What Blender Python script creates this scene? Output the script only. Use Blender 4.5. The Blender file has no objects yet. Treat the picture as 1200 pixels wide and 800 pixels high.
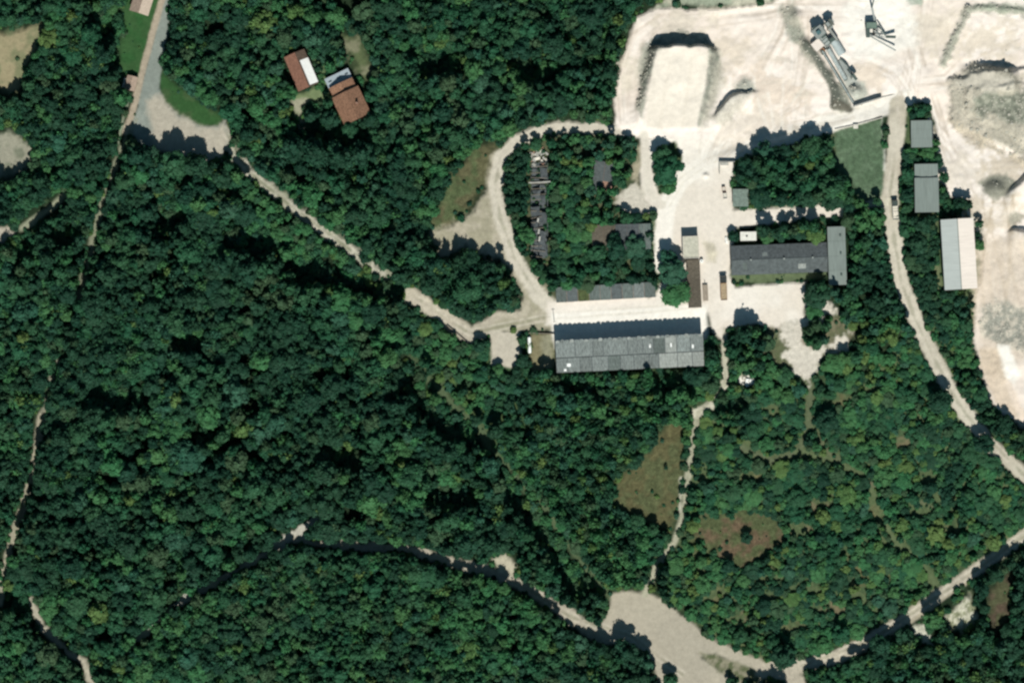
import bpy, bmesh, math, random
import numpy as np
from mathutils import Vector, Matrix

# ------------------------------------------------------------------ set-up
S = 0.36                                   # metres per photo pixel
def W(x, y):                               # plan position (photo px) -> metres, north up
    return ((x - 600) * S, (400 - y) * S)
sc = bpy.context.scene
COL = sc.collection
R = math.radians

# camera: high above, straight down
CAM_H = 2000.0
cd = bpy.data.cameras.new('camera')
cam = bpy.data.objects.new('camera', cd)
COL.objects.link(cam)
cam.location = (0, 0, CAM_H)
cd.sensor_width = 36
cd.lens = 36 * CAM_H / (1200 * S)
cd.clip_start = 10
cd.clip_end = 20000
sc.camera = cam

# sky and sun
SUN_EL, SUN_AZ = 50.0, 174.0               # azimuth clockwise from north
world = bpy.data.worlds.new('World')
sc.world = world
world.use_nodes = True
nt = world.node_tree
sky = nt.nodes.new('ShaderNodeTexSky')
sky.sky_type = 'NISHITA'
sky.sun_disc = False
sky.sun_elevation = R(SUN_EL)
sky.sun_rotation = R(SUN_AZ)
sky.ozone_density = 4.0
sky_tint = nt.nodes.new('ShaderNodeVectorMath'); sky_tint.operation = 'MULTIPLY'
sky_tint.inputs[1].default_value = (.80, 1.16, 1.0)
nt.links.new(sky.outputs[0], sky_tint.inputs[0])
nt.links.new(sky_tint.outputs[0], nt.nodes['Background'].inputs[0])
nt.nodes['Background'].inputs[1].default_value = 0.05
sd_ = bpy.data.lights.new('sun', 'SUN')
sd_.energy = 5.0
sd_.angle = R(0.53)
sd_.color = (1.0, 0.985, 0.905)
sun = bpy.data.objects.new('sun', sd_)
COL.objects.link(sun)
tosun = Vector((math.sin(R(SUN_AZ)) * math.cos(R(SUN_EL)), math.cos(R(SUN_AZ)) * math.cos(R(SUN_EL)), math.sin(R(SUN_EL))))
sun.rotation_euler = tosun.to_track_quat('Z', 'Y').to_euler()
sun.location = (0, 0, 300)
sc.view_settings.view_transform = 'Standard'
sc.view_settings.look = 'None'
sc.view_settings.exposure = 0.0
sc.view_settings.gamma = 1
sc.cycles.filter_width = 2.5
sc.cycles.max_bounces = 6
sc.cycles.transparent_max_bounces = 4

rng = np.random.default_rng(11)
random.seed(11)

# ------------------------------------------------------------------ noise
_tab = np.random.default_rng(3).random((256, 256))
def vnoise(x, y, s, o=0):
    x = np.asarray(x) / s + 17.3 * o + 500; y = np.asarray(y) / s + 9.1 * o + 500
    xi = np.floor(x).astype(int); yi = np.floor(y).astype(int)
    fx = x - xi; fy = y - yi
    fx = fx * fx * (3 - 2 * fx); fy = fy * fy * (3 - 2 * fy)
    a = _tab[yi & 255, xi & 255]; b = _tab[yi & 255, (xi + 1) & 255]
    c = _tab[(yi + 1) & 255, xi & 255]; d = _tab[(yi + 1) & 255, (xi + 1) & 255]
    return (a * (1 - fx) + b * fx) * (1 - fy) + (c * (1 - fx) + d * fx) * fy
def fbm(x, y, s, o=0, n=4):
    t = 0; a = 1; tot = 0
    for i in range(n):
        t = t + a * vnoise(x, y, s / 2 ** i, o + i); tot += a; a *= .55
    return t / tot
def sstep(a, b, v):
    t = np.clip((v - a) / (b - a), 0, 1)
    return t * t * (3 - 2 * t)

# ------------------------------------------------------------------ materials
MATS = {}
def mat(name, col, rough=.85, var=.12, scale=1.2, bump=0., metal=0., spec=.3, bscale=None, stretch=None):
    if name in MATS: return MATS[name]
    m = bpy.data.materials.new(name); m.use_nodes = True
    n = m.node_tree.nodes; l = m.node_tree.links
    b = n['Principled BSDF']
    b.inputs['Roughness'].default_value = rough
    b.inputs['Metallic'].default_value = metal
    b.inputs['Specular IOR Level'].default_value = spec
    tc = n.new('ShaderNodeTexCoord')
    src = tc.outputs['Object']
    if stretch:
        mp = n.new('ShaderNodeMapping'); mp.inputs['Scale'].default_value = stretch
        l.new(src, mp.inputs[0]); src = mp.outputs[0]
    nz = n.new('ShaderNodeTexNoise'); nz.inputs['Scale'].default_value = scale
    nz.inputs['Detail'].default_value = 5; nz.inputs['Roughness'].default_value = .65
    l.new(src, nz.inputs['Vector'])
    mr = n.new('ShaderNodeMapRange')
    mr.inputs['From Min'].default_value = .3; mr.inputs['From Max'].default_value = .7
    mr.inputs['To Min'].default_value = 1 - var * 1.6; mr.inputs['To Max'].default_value = 1 + var * 1.6
    l.new(nz.outputs['Fac'], mr.inputs['Value'])
    oi = n.new('ShaderNodeObjectInfo')
    mr2 = n.new('ShaderNodeMapRange')
    mr2.inputs['To Min'].default_value = 1 - var * .6; mr2.inputs['To Max'].default_value = 1 + var * .6
    l.new(oi.outputs['Random'], mr2.inputs['Value'])
    mm = n.new('ShaderNodeMath'); mm.operation = 'MULTIPLY'
    l.new(mr.outputs[0], mm.inputs[0]); l.new(mr2.outputs[0], mm.inputs[1])
    vm = n.new('ShaderNodeVectorMath'); vm.operation = 'SCALE'
    vm.inputs[0].default_value = col
    l.new(mm.outputs[0], vm.inputs['Scale'])
    l.new(vm.outputs[0], b.inputs['Base Color'])
    if bump:
        bp = n.new('ShaderNodeBump'); bp.inputs['Strength'].default_value = bump; bp.inputs['Distance'].default_value = .15
        nb = nz
        if bscale:
            nb = n.new('ShaderNodeTexNoise'); nb.inputs['Scale'].default_value = bscale; l.new(src, nb.inputs['Vector'])
        l.new(nb.outputs['Fac'], bp.inputs['Height']); l.new(bp.outputs[0], b.inputs['Normal'])
    MATS[name] = m
    return m

def soil_material():
    m = bpy.data.materials.new('soil'); m.use_nodes = True
    n = m.node_tree.nodes; l = m.node_tree.links
    b = n['Principled BSDF']; b.inputs['Roughness'].default_value = .95; b.inputs['Specular IOR Level'].default_value = .1
    at = n.new('ShaderNodeAttribute'); at.attribute_name = 'soil'
    geo = n.new('ShaderNodeNewGeometry')
    f = []
    for s, d, lo, hi in ((.55, 6, .80, 1.2), (2.6, 3, .86, 1.14)):
        nz = n.new('ShaderNodeTexNoise'); nz.inputs['Scale'].default_value = s; nz.inputs['Detail'].default_value = d
        nz.inputs['Roughness'].default_value = .7
        l.new(geo.outputs['Position'], nz.inputs['Vector'])
        mr = n.new('ShaderNodeMapRange'); mr.inputs['From Min'].default_value = .3; mr.inputs['From Max'].default_value = .7
        mr.inputs['To Min'].default_value = lo; mr.inputs['To Max'].default_value = hi
        l.new(nz.outputs['Fac'], mr.inputs['Value']); f.append((mr, nz))
    mm = n.new('ShaderNodeMath'); mm.operation = 'MULTIPLY'
    l.new(f[0][0].outputs[0], mm.inputs[0]); l.new(f[1][0].outputs[0], mm.inputs[1])
    # grain matters less on compacted pale ground: raise to the power of the grain attribute
    ga = n.new('ShaderNodeAttribute'); ga.attribute_name = 'grain'
    pw = n.new('ShaderNodeMath'); pw.operation = 'POWER'
    l.new(mm.outputs[0], pw.inputs[0]); l.new(ga.outputs['Fac'], pw.inputs[1])
    vm = n.new('ShaderNodeVectorMath'); vm.operation = 'SCALE'
    l.new(at.outputs['Color'], vm.inputs[0]); l.new(pw.outputs[0], vm.inputs['Scale'])
    l.new(vm.outputs[0], b.inputs['Base Color'])
    bp = n.new('ShaderNodeBump'); bp.inputs['Distance'].default_value = .35
    l.new(f[0][1].outputs['Fac'], bp.inputs['Height'])
    mg = n.new('ShaderNodeMath'); mg.operation = 'MULTIPLY'; mg.inputs[1].default_value = .35; mg.use_clamp = True
    l.new(ga.outputs['Fac'], mg.inputs[0]); l.new(mg.outputs[0], bp.inputs['Strength'])
    l.new(bp.outputs[0], b.inputs['Normal'])
    return m
SOIL = soil_material()

def leaf_material(name, c1, c2):
    m = bpy.data.materials.new(name); m.use_nodes = True
    n = m.node_tree.nodes; l = m.node_tree.links
    b = n['Principled BSDF']; b.inputs['Roughness'].default_value = .7; b.inputs['Specular IOR Level'].default_value = .12
    at = n.new('ShaderNodeAttribute'); at.attribute_name = 'leaf'
    oi = n.new('ShaderNodeObjectInfo')
    geo = n.new('ShaderNodeNewGeometry')
    nz = n.new('ShaderNodeTexNoise'); nz.inputs['Scale'].default_value = .35; nz.inputs['Detail'].default_value = 3
    l.new(geo.outputs['Position'], nz.inputs['Vector'])
    ad = n.new('ShaderNodeMath'); ad.operation = 'ADD'
    l.new(oi.outputs['Random'], ad.inputs[0]); l.new(nz.outputs['Fac'], ad.inputs[1])
    mr = n.new('ShaderNodeMapRange'); mr.inputs['From Min'].default_value = .35; mr.inputs['From Max'].default_value = 1.65
    l.new(ad.outputs[0], mr.inputs['Value'])
    mx = n.new('ShaderNodeMix'); mx.data_type = 'RGBA'
    mx.inputs[6].default_value = (*c1, 1); mx.inputs[7].default_value = (*c2, 1)
    l.new(mr.outputs[0], mx.inputs[0])
    vm = n.new('ShaderNodeVectorMath'); vm.operation = 'MULTIPLY'
    l.new(mx.outputs[2], vm.inputs[0]); l.new(at.outputs['Color'], vm.inputs[1])
    l.new(vm.outputs[0], b.inputs['Base Color'])
    MATS[name] = m
    return m
LEAF = {
    'dark green':      leaf_material('leaf_dark', (.008, .038, .023), (.016, .050, .026)),
    'mid green':       leaf_material('leaf_mid', (.013, .066, .033), (.026, .074, .034)),
    'bright green':    leaf_material('leaf_bright', (.024, .105, .042), (.046, .115, .042)),
    'yellowish green': leaf_material('leaf_yellow', (.050, .115, .036), (.085, .130, .040)),
    'olive':           leaf_material('leaf_olive', (.028, .070, .034), (.042, .076, .038)),
    'blue-green':      leaf_material('leaf_blue', (.018, .074, .046), (.030, .080, .048)),
}
BARK = mat('bark', (.10, .075, .05), .95, .2, 3)

# ------------------------------------------------------------------ object helpers
def tag(o, label=None, cat=None, group=None, kind=None):
    if label: o['label'] = label
    if cat: o['category'] = cat
    if group: o['group'] = group
    if kind: o['kind'] = kind
    return o
def thing(name, label, cat, px, rot=0, group=None, z=0.0):
    o = bpy.data.objects.new(name, None); COL.objects.link(o)
    x, y = W(*px)
    o.location = (x, y, z); o.rotation_euler = (0, 0, R(rot)); o.empty_display_size = .5
    return tag(o, label, cat, group)
class MB:
    """collects solids into one mesh"""
    def __init__(s): s.bm = bmesh.new()
    def box(s, x0, x1, y0, y1, z0, z1, M=None):
        vs = [s.bm.verts.new(v) for v in ((x0,y0,z0),(x1,y0,z0),(x1,y1,z0),(x0,y1,z0),(x0,y0,z1),(x1,y0,z1),(x1,y1,z1),(x0,y1,z1))]
        for f in ((3,2,1,0),(4,5,6,7),(0,1,5,4),(1,2,6,5),(2,3,7,6),(3,0,4,7)): s.bm.faces.new([vs[i] for i in f])
        if M is not None:
            for v in vs: v.co = M @ v.co
        return s
    def slab(s, pts, t):
        """polygon pts (3D) thickened by t downwards"""
        a = [s.bm.verts.new(p) for p in pts]
        b = [s.bm.verts.new((p[0], p[1], p[2] - t)) for p in pts]
        n = len(pts)
        s.bm.faces.new(a); s.bm.faces.new(b[::-1])
        for i in range(n): s.bm.faces.new((a[i], b[i], b[(i+1) % n], a[(i+1) % n]))
        return s
    def beam(s, p, q, w, h=None):
        p = Vector(p); q = Vector(q); d = q - p
        if d.length < 1e-6: return s
        h = h or w
        z = d.normalized(); u = Vector((0,0,1)) if abs(z.z) < .95 else Vector((1,0,0))
        x = z.cross(u).normalized(); y = x.cross(z)
        c = []
        for e in (p, q):
            for a, b in ((-1,-1),(1,-1),(1,1),(-1,1)): c.append(s.bm.verts.new(e + x*a*w/2 + y*b*h/2))
        for f in ((3,2,1,0),(4,5,6,7),(0,1,5,4),(1,2,6,5),(2,3,7,6),(3,0,4,7)): s.bm.faces.new([c[i] for i in f])
        return s
    def tube(s, p, q, r0, r1=None, n=12):
        p = Vector(p); q = Vector(q); r1 = r0 if r1 is None else r1
        z = (q-p).normalized(); u = Vector((0,0,1)) if abs(z.z) < .95 else Vector((1,0,0))
        x = z.cross(u).normalized(); y = x.cross(z)
        A = [s.bm.verts.new(p + (x*math.cos(i*2*math.pi/n) + y*math.sin(i*2*math.pi/n))*r0) for i in range(n)]
        B = [s.bm.verts.new(q + (x*math.cos(i*2*math.pi/n) + y*math.sin(i*2*math.pi/n))*r1) for i in range(n)]
        for i in range(n): s.bm.faces.new((A[i], A[(i+1)%n], B[(i+1)%n], B[i]))
        s.bm.faces.new(A[::-1]); s.bm.faces.new(B)
        return s
    def vault(s, r, y0, y1, z0, hz, n=10):
        A=[]; B=[]
        for i in range(n+1):
            a = math.pi*i/n
            A.append(s.bm.verts.new((r*math.cos(a), y0, z0+hz*math.sin(a)))); B.append(s.bm.verts.new((r*math.cos(a), y1, z0+hz*math.sin(a))))
        for i in range(n): s.bm.faces.new((A[i],A[i+1],B[i+1],B[i]))
        s.bm.faces.new(A[::-1]); s.bm.faces.new(B); s.bm.faces.new((A[0],B[0],B[-1],A[-1]))
        return s
    def build(s, name, m, parent=None):
        bmesh.ops.recalc_face_normals(s.bm, faces=s.bm.faces)
        me = bpy.data.meshes.new(name); s.bm.to_mesh(me); s.bm.free()
        me.materials.append(m)
        o = bpy.data.objects.new(name, me); COL.objects.link(o)
        if parent: o.parent = parent
        return o
def np_mesh(name, V, F, m, attrs=None, smooth=False):
    me = bpy.data.meshes.new(name)
    V = np.ascontiguousarray(V, dtype=np.float32); F = np.ascontiguousarray(F, dtype=np.int32)
    k = F.shape[1]
    me.vertices.add(len(V)); me.vertices.foreach_set('co', V.ravel())
    me.loops.add(F.size); me.loops.foreach_set('vertex_index', F.ravel())
    me.polygons.add(len(F)); me.polygons.foreach_set('loop_start', np.arange(0, F.size, k, dtype=np.int32))
    me.polygons.foreach_set('use_smooth', np.full(len(F), smooth))
    me.update(calc_edges=True)
    for a, (typ, data) in (attrs or {}).items():
        at = me.attributes.new(a, typ, 'POINT')
        at.data.foreach_set('color' if typ == 'FLOAT_COLOR' else 'value', np.ascontiguousarray(data, dtype=np.float32).ravel())
    me.materials.append(m)
    return me

# ------------------------------------------------------------------ plan shapes: signed distance, positive inside (px)
def seg_dist(X, Y, ax, ay, bx, by):
    dx, dy = bx-ax, by-ay
    L = dx*dx+dy*dy + 1e-9
    t = np.clip(((X-ax)*dx + (Y-ay)*dy)/L, 0, 1)
    return np.hypot(X-ax-t*dx, Y-ay-t*dy), t
def sd_poly(X, Y, P):
    d = np.full(X.shape, 1e9); ins = np.zeros(X.shape, bool)
    n = len(P)
    for i in range(n):
        ax, ay = P[i]; bx, by = P[(i+1) % n]
        d = np.minimum(d, seg_dist(X, Y, ax, ay, bx, by)[0])
        if ay != by:
            c = ((ay > Y) != (by > Y)) & (X < (bx-ax)*(Y-ay)/(by-ay) + ax)
            ins ^= c
    return np.where(ins, d, -d)
def sd_line(X, Y, P, w0, w1=None):
    w1 = w0 if w1 is None else w1
    d = np.full(X.shape, -1e9); n = len(P)-1
    for i in range(n):
        q, t = seg_dist(X, Y, *P[i], *P[i+1])
        d = np.maximum(d, (w0 + (w1-w0)*(i+t)/n)/2 - q)
    return d

# ground lattice (px), dense inside the frame and stretched to the horizon outside
STEP = 1.6
gx = np.arange(-72, 1272.1, STEP); gy = np.arange(-64, 864.1, STEP)
outx = np.array([20, 60, 150, 400, 1000, 3000, 9000.]); outy = outx
gx = np.concatenate([(gx[0]-outx)[::-1], gx, gx[-1]+outx]); gy = np.concatenate([(gy[0]-outy)[::-1], gy, gy[-1]+outy])
X, Y = np.meshgrid(gx, gy)
NX, NY = len(gx), len(gy)
N1 = fbm(X, Y, 14, 1); N2 = fbm(X, Y, 60, 2); N3 = fbm(X, Y, 5, 3, 3)

lerp = lambda a, b, w: a + (b-a)*w
C = np.zeros(X.shape + (3,)); G = np.ones(X.shape)
C[:] = (.016, .030, .015)
C *= (0.7 + .6*N1)[..., None]
CLR = np.full(X.shape, -60.)               # distance inside open ground, keeps trees off
H = np.zeros(X.shape)
SHEETS = []
def layer(shape, col, feather=2.0, amp=3.0, grain=1.0, col2=None, n2=None, clear=True, sheet=None, opac=1.0, shift=0.0):
    """shape ('poly', pts) or ('line', pts, w0, w1); lays a soil colour with a soft ragged edge"""
    pts = np.array(shape[1], float)
    pad = 40 + (max(shape[2:]) if len(shape) > 2 else 0)
    i0, i1 = np.searchsorted(gx, pts[:,0].min()-pad), np.searchsorted(gx, pts[:,0].max()+pad)
    j0, j1 = np.searchsorted(gy, pts[:,1].min()-pad), np.searchsorted(gy, pts[:,1].max()+pad)
    sl = (slice(j0, j1), slice(i0, i1))
    x, y = X[sl], Y[sl]
    d = sd_poly(x, y, shape[1]) if shape[0] == 'poly' else sd_line(x, y, *shape[1:])
    if clear == -1: CLR[sl] = np.where(d > 1.5, np.minimum(CLR[sl], -7-shift), CLR[sl])
    elif clear: CLR[sl] = np.maximum(CLR[sl], np.maximum(d-shift, -60))
    dn = d + amp*((N1[sl]-.5)*2.6 + (N3[sl]-.5)*1.6)
    w = sstep(-feather, feather, dn)*opac
    c = np.empty(x.shape+(3,)); c[:] = col
    if col2 is not None:
        t = sstep(.38, .62, (N2 if n2 is None else n2)[sl])
        c = lerp(c, np.array(col2), t[..., None])
    C[sl] = lerp(C[sl], c, w[..., None]); G[sl] = lerp(G[sl], grain, w)
    if sheet:
        full = np.full(X.shape, -99.); full[sl] = dn
        SHEETS.append((sheet, full))
    return sl, d

# soils (albedo)
CHALK, CHALK2 = (.80, .715, .655), (.725, .63, .56)
DIRT, DIRT2 = (.385, .345, .28), (.345, .31, .25)
PALE = (.78, .735, .675)
RUB, RUB2 = (.205, .215, .18), (.30, .31, .27)
GRASS = (.040, .085, .030)
LAWN = (.026, .082, .026)
DRY, DRY2 = (.092, .086, .042), (.068, .082, .038)
MEAD = (.085, .105, .055)

# --- grassy ground and scrub
layer(('poly', [(815,470),(870,430),(1000,440),(1060,400),(1125,470),(1190,560),(1262,600),(1262,640),(1190,640),(960,770),(905,778),(830,740),(775,690),(790,640)]), (.058,.092,.044), 10, 6, col2=(.088,.115,.054), n2=N1, clear=False)
layer(('poly', [(560,430),(640,436),(820,440),(840,470),(812,500),(790,640),(760,690),(715,690),(640,600)]), (.036,.058,.028), 12, 6, col2=(.05,.075,.034), n2=N1, clear=False)
layer(('poly', [(590,165),(620,158),(690,152),(745,165),(755,240),(770,265),(770,345),(645,358),(620,330),(598,280)]), (.05,.068,.034), 6, 4, col2=(.085,.09,.05), n2=N1, clear=False)
layer(('poly', [(440,330),(480,345),(570,400),(640,440),(620,560),(560,500),(480,420)]), (.042,.078,.034), 8, 5, col2=(.06,.092,.038), n2=N1, clear=False)
layer(('poly', [(530,200),(560,168),(588,162),(578,210),(548,250),(514,284),(503,262),(518,230)]), (.098,.094,.05), 8, 8, col2=(.075,.098,.046), n2=N1, sheet='meadow', grain=2.0, shift=5)
layer(('poly', [(858,155),(980,150),(1003,235),(1000,265),(905,262),(905,243),(860,240)]), (.06,.085,.04), 4, 3, col2=(.09,.10,.055), n2=N1, clear=False)
layer(('poly', [(978,152),(1036,138),(1038,232),(1003,236),(998,212),(980,202)]), (.098,.145,.09), 2, 2, col2=(.078,.122,.072), n2=N1, sheet='grass_field', grain=1.9)
layer(('poly', [(1062,120),(1092,128),(1098,180),(1106,200),(1106,235),(1150,255),(1152,300),(1146,345),(1140,400),(1150,450),(1170,490),(1185,520),(1160,505),(1115,440),(1080,372),(1060,300),(1050,240),(1058,180)]), (.075,.105,.05), 3, 3, col2=(.055,.085,.04), n2=N1, clear=False)
layer(('line', [(1102,255),(1090,255),(1092,300),(1100,345)], 12, 10), (.13,.15,.08), 4, 3, clear=False)
layer(('poly', [(785,492),(806,498),(800,560),(795,600),(785,625),(770,620),(740,605),(722,592),(720,560),(745,545),(760,530),(772,505)]), DRY, 5, 5, 2.2, col2=(.078,.088,.042), n2=N1, sheet='meadow', shift=3)
layer(('poly', [(815,606),(870,592),(918,602),(928,635),(905,656),(872,676),(845,664),(820,645),(806,625)]), (.112,.08,.05), 13, 18, 2.2, col2=DRY2, n2=N1, sheet='meadow', shift=8)
layer(('poly', [(735,622),(760,628),(758,650),(742,646)]), (.15,.13,.07), 5, 4, clear=False)
layer(('poly', [(945,655),(1040,650),(1055,680),(1000,690),(950,680)]), (.12,.115,.055), 8, 7, col2=(.08,.095,.045), n2=N1, clear=False)
layer(('poly', [(1160,690),(1187,668),(1182,722),(1166,748),(1157,722)]), (.088,.064,.046), 7, 7, 1.8, col2=(.07,.075,.04), n2=N1, sheet='meadow')
layer(('poly', [(1105,722),(1136,693),(1146,720),(1131,742),(1113,738)]), (.52,.50,.40), 4, 6, col2=(.2,.21,.13), n2=N3, grain=1.6)
layer(('poly', [(1068,735),(1085,730),(1092,755),(1080,752)]), (.45,.44,.36), 3, 4, grain=1.5)
layer(('line', [(480,420),(560,502),(600,555),(640,600),(668,642),(700,682),(714,700)], 11, 9), (.075,.105,.055), 4, 3, sheet='grass_track', shift=2)
layer(('line', [(950,450),(948,500),(935,530),(905,540),(868,525)], 9, 7), (.10,.12,.068), 3, 2, sheet='grass_track')
layer(('line', [(935,530),(985,540),(1020,565),(1030,600),(1050,635),(1080,655),(1096,682)], 8, 7), (.095,.125,.062), 3, 2, sheet='grass_track')
layer(('line', [(955,505),(965,525),(985,540)], 7), (.11,.125,.07), 3, 2)
layer(('line', [(1020,565),(1060,580),(1100,600)], 6), (.13,.13,.08), 3, 3, clear=False)
# --- north-west corner
layer(('poly', [(132,-60),(200,-60),(186,30),(165,88),(150,96),(139,80),(143,40)]), LAWN, 4, 2, col2=(.034,.085,.03), n2=N1, sheet='lawn')
layer(('poly', [(185,92),(191,84),(202,95),(218,108),(262,138),(258,150),(232,150),(205,134),(190,118)]), (.03,.082,.027), 4, 2, col2=(.045,.085,.034), n2=N1, sheet='lawn')
layer(('poly', [(-72,45),(12,38),(52,28),(44,60),(32,75),(26,100),(15,113),(0,106),(-72,112)]), (.29,.25,.155), 5, 4, .7, col2=(.18,.185,.105), n2=N1, sheet='clearing')
layer(('line', [(46,52),(48,80)], 3), (.45,.43,.38), 1.5, 1, clear=False)
layer(('poly', [(-72,160),(18,154),(36,172),(34,200),(10,214),(-72,212)]), (.16,.17,.125), 6, 6, .8, col2=(.27,.26,.205), n2=N1, sheet='clearing')
layer(('poly', [(-72,266),(10,268),(24,275),(8,286),(-72,288)]), (.40,.36,.30), 3, 3, sheet='clearing')
layer(('line', [(22,270),(40,258),(58,245),(75,229)], 8, 7), (.26,.27,.19), 2.5, 1.5, sheet='grass_track', shift=-4)
layer(('poly', [(400,40),(425,45),(440,85),(432,100),(412,75)]), (.09,.115,.055), 7, 6, col2=(.17,.17,.11), n2=N1)
layer(('poly', [(368,60),(374,60),(384,95),(380,112),(374,100)]), (.10,.15,.07), 3, 2, clear=False)
layer(('poly', [(340,118),(368,105),(382,108),(375,122),(355,140),(345,136)]), (.30,.29,.21), 4, 4, col2=(.14,.18,.09), n2=N1)
layer(('line', [(350,138),(358,155),(372,168)], 8), (.26,.25,.19), 4, 3)
layer(('line', [(30,-20),(18,30),(10,38)], 8), (.12,.15,.08), 5, 4, clear=False)
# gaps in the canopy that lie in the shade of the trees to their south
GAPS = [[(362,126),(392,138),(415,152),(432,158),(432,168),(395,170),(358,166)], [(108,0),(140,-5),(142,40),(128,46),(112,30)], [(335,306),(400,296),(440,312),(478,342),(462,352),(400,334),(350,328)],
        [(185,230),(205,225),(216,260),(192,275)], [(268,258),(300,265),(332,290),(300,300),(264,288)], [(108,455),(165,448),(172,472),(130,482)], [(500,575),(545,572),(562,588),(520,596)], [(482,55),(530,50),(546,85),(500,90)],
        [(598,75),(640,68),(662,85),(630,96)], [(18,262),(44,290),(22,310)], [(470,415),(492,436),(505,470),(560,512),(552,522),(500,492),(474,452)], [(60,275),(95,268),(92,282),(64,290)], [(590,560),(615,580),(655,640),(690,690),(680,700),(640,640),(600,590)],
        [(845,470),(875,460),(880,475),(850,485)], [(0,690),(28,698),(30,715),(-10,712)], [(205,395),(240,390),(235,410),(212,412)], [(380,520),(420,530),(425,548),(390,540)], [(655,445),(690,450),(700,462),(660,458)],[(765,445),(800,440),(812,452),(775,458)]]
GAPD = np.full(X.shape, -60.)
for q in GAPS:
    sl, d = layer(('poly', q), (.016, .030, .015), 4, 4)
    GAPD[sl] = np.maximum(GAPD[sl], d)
for k, (qx, qy) in enumerate(((905,480),(985,470),(1060,520),(1085,600),(1120,620),(960,590),(900,700),(935,735),(975,715),(1010,700),(840,700),(870,725),(1090,560),(880,560),(940,620),(955,690),(1030,600))):
    n_ = 9; q = [(qx+(8+10*rng.random())*math.cos(a)*1.3, qy+(5+9*rng.random())*math.sin(a)) for a in np.linspace(0, 5.6, n_)]
    layer(('poly', q), ((.095,.118,.058), (.125,.118,.06), (.15,.125,.075))[k % 3], 5, 10, 1.6, col2=(.075,.105,.05), n2=N1, shift=3)
# --- tracks and roads
layer(('line', [(160,140),(140,182),(124,230),(112,270),(101,320),(94,345)], 10, 9), (.19,.20,.14), 2, 2, sheet='dirt_track', shift=2.2)
layer(('line', [(94,345),(76,400),(62,440),(50,490)], 6, 8), (.24,.23,.175), 2, 2.5, sheet='dirt_track', shift=3)
layer(('line', [(50,490),(43,530),(38,560),(27,595),(12,640),(5,670),(-4,720),(-20,790)], 11, 8), (.33,.30,.23), 2, 1.5, sheet='dirt_track', shift=1.6)
layer(('line', [(36,705),(50,735),(75,758),(98,775),(108,800),(110,864)], 9, 9), (.38,.35,.28), 2, 2, sheet='dirt_track', shift=0)
layer(('line', [(150,764),(195,716),(230,695),(282,667),(312,649),(345,628),(374,608)], 9, 13), (.42,.40,.345), 2, 4, sheet='dirt_road', shift=4.4)
layer(('line', [(345,632),(385,638),(430,641),(470,643),(500,650),(540,661),(585,672),(632,697),(668,722),(704,745),(750,752)], 9, 18), DIRT, 2, 3, col2=DIRT2, sheet='dirt_road', shift=1.2)
layer(('poly', [(578,655),(592,648),(605,660),(602,678),(585,672)]), (.42,.39,.30), 3, 2)
layer(('poly', [(698,745),(712,715),(717,696),(735,692),(757,694),(775,702),(800,722),(830,745),(870,764),(905,778),(905,792),(870,782),(838,766),(822,770),(845,786),(875,810),(900,864),(790,864),(772,800),(765,775),(738,748)]), (.39,.35,.28), 2.5, 2, .6, col2=DIRT2, sheet='dirt_yard')
layer(('poly', [(818,764),(838,766),(900,790),(902,802),(870,800),(842,785)]), (.10,.115,.06), 3, 4, col2=(.22,.205,.145), n2=N3)
layer(('line', [(895,786),(942,779),(985,768),(1020,750),(1060,726),(1100,698),(1140,670),(1176,645),(1200,628),(1262,590)], 18, 14), DIRT, 2, 1.5, col2=(.43,.385,.31), sheet='dirt_road')
layer(('line', [(1000,772),(1060,733),(1140,677)], 3), (.30,.26,.17), 2, 2, opac=.5, clear=False)
layer(('line', [(905,783),(935,800),(950,830),(955,864)], 20, 20), DIRT, 2, 2, sheet='dirt_road')
layer(('line', [(755,696),(770,662),(790,636),(801,600),(806,560),(813,510),(818,484)], 8, 7), (.36,.345,.26), 2, 1.5, sheet='footpath')
layer(('line', [(815,485),(840,470),(850,452),(849,420),(848,385)], 10, 6), (.50,.47,.38), 2.2, 2, sheet='footpath')
layer(('line', [(798,560),(797,600)], 2.5), (.42,.40,.32), 1.5, 1, clear=False)
layer(('poly', [(865,443),(876,439),(886,446),(880,456),(868,452)]), PALE, 2, 2)
layer(('line', [(871,385),(869,410),(872,440)], 6, 5), (.30,.29,.21), 2.5, 2, clear=False)
# main woodland road
layer(('line', [(262,150),(270,178),(292,202),(315,220),(345,245),(385,276),(420,300),(470,338),(520,372),(552,392)], 13, 16), (.42,.40,.33), 3.5, 5, col2=(.24,.245,.18), n2=N1, sheet='dirt_road', shift=2)
layer(('line', [(484,346),(520,372),(552,394),(585,376),(650,372)], 19, 22), DIRT, 2, 1.5, col2=(.43,.385,.31), sheet='dirt_road')
# asphalt
layer(('poly', [(182,-64),(205,-64),(199,0),(197,40),(190,68),(187,105),(192,120),(208,134),(235,148),(256,147),(264,140),(268,160),(262,185),(240,185),(200,178),(165,170),(152,152),(160,130),(168,90),(180,48),(190,0)]), (.21,.235,.212), 1.5, 1, .7, col2=(.24,.262,.235), sheet='asphalt_road')
layer(('poly', [(172,120),(186,112),(192,120),(208,134),(235,148),(256,147),(264,140),(268,160),(262,190),(240,190),(200,180),(178,172)]), (.38,.345,.285), 5, 3, .7)
layer(('line', [(200,-64),(190,0),(178,42),(166,88),(157,125),(147,155)], 7, 8), (.34,.285,.22), 1.2, .6, sheet='footway')
layer(('line', [(152,110),(144,140),(138,168)], 3, 3), (.22,.25,.18), 1.5, 1, clear=False)
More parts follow.
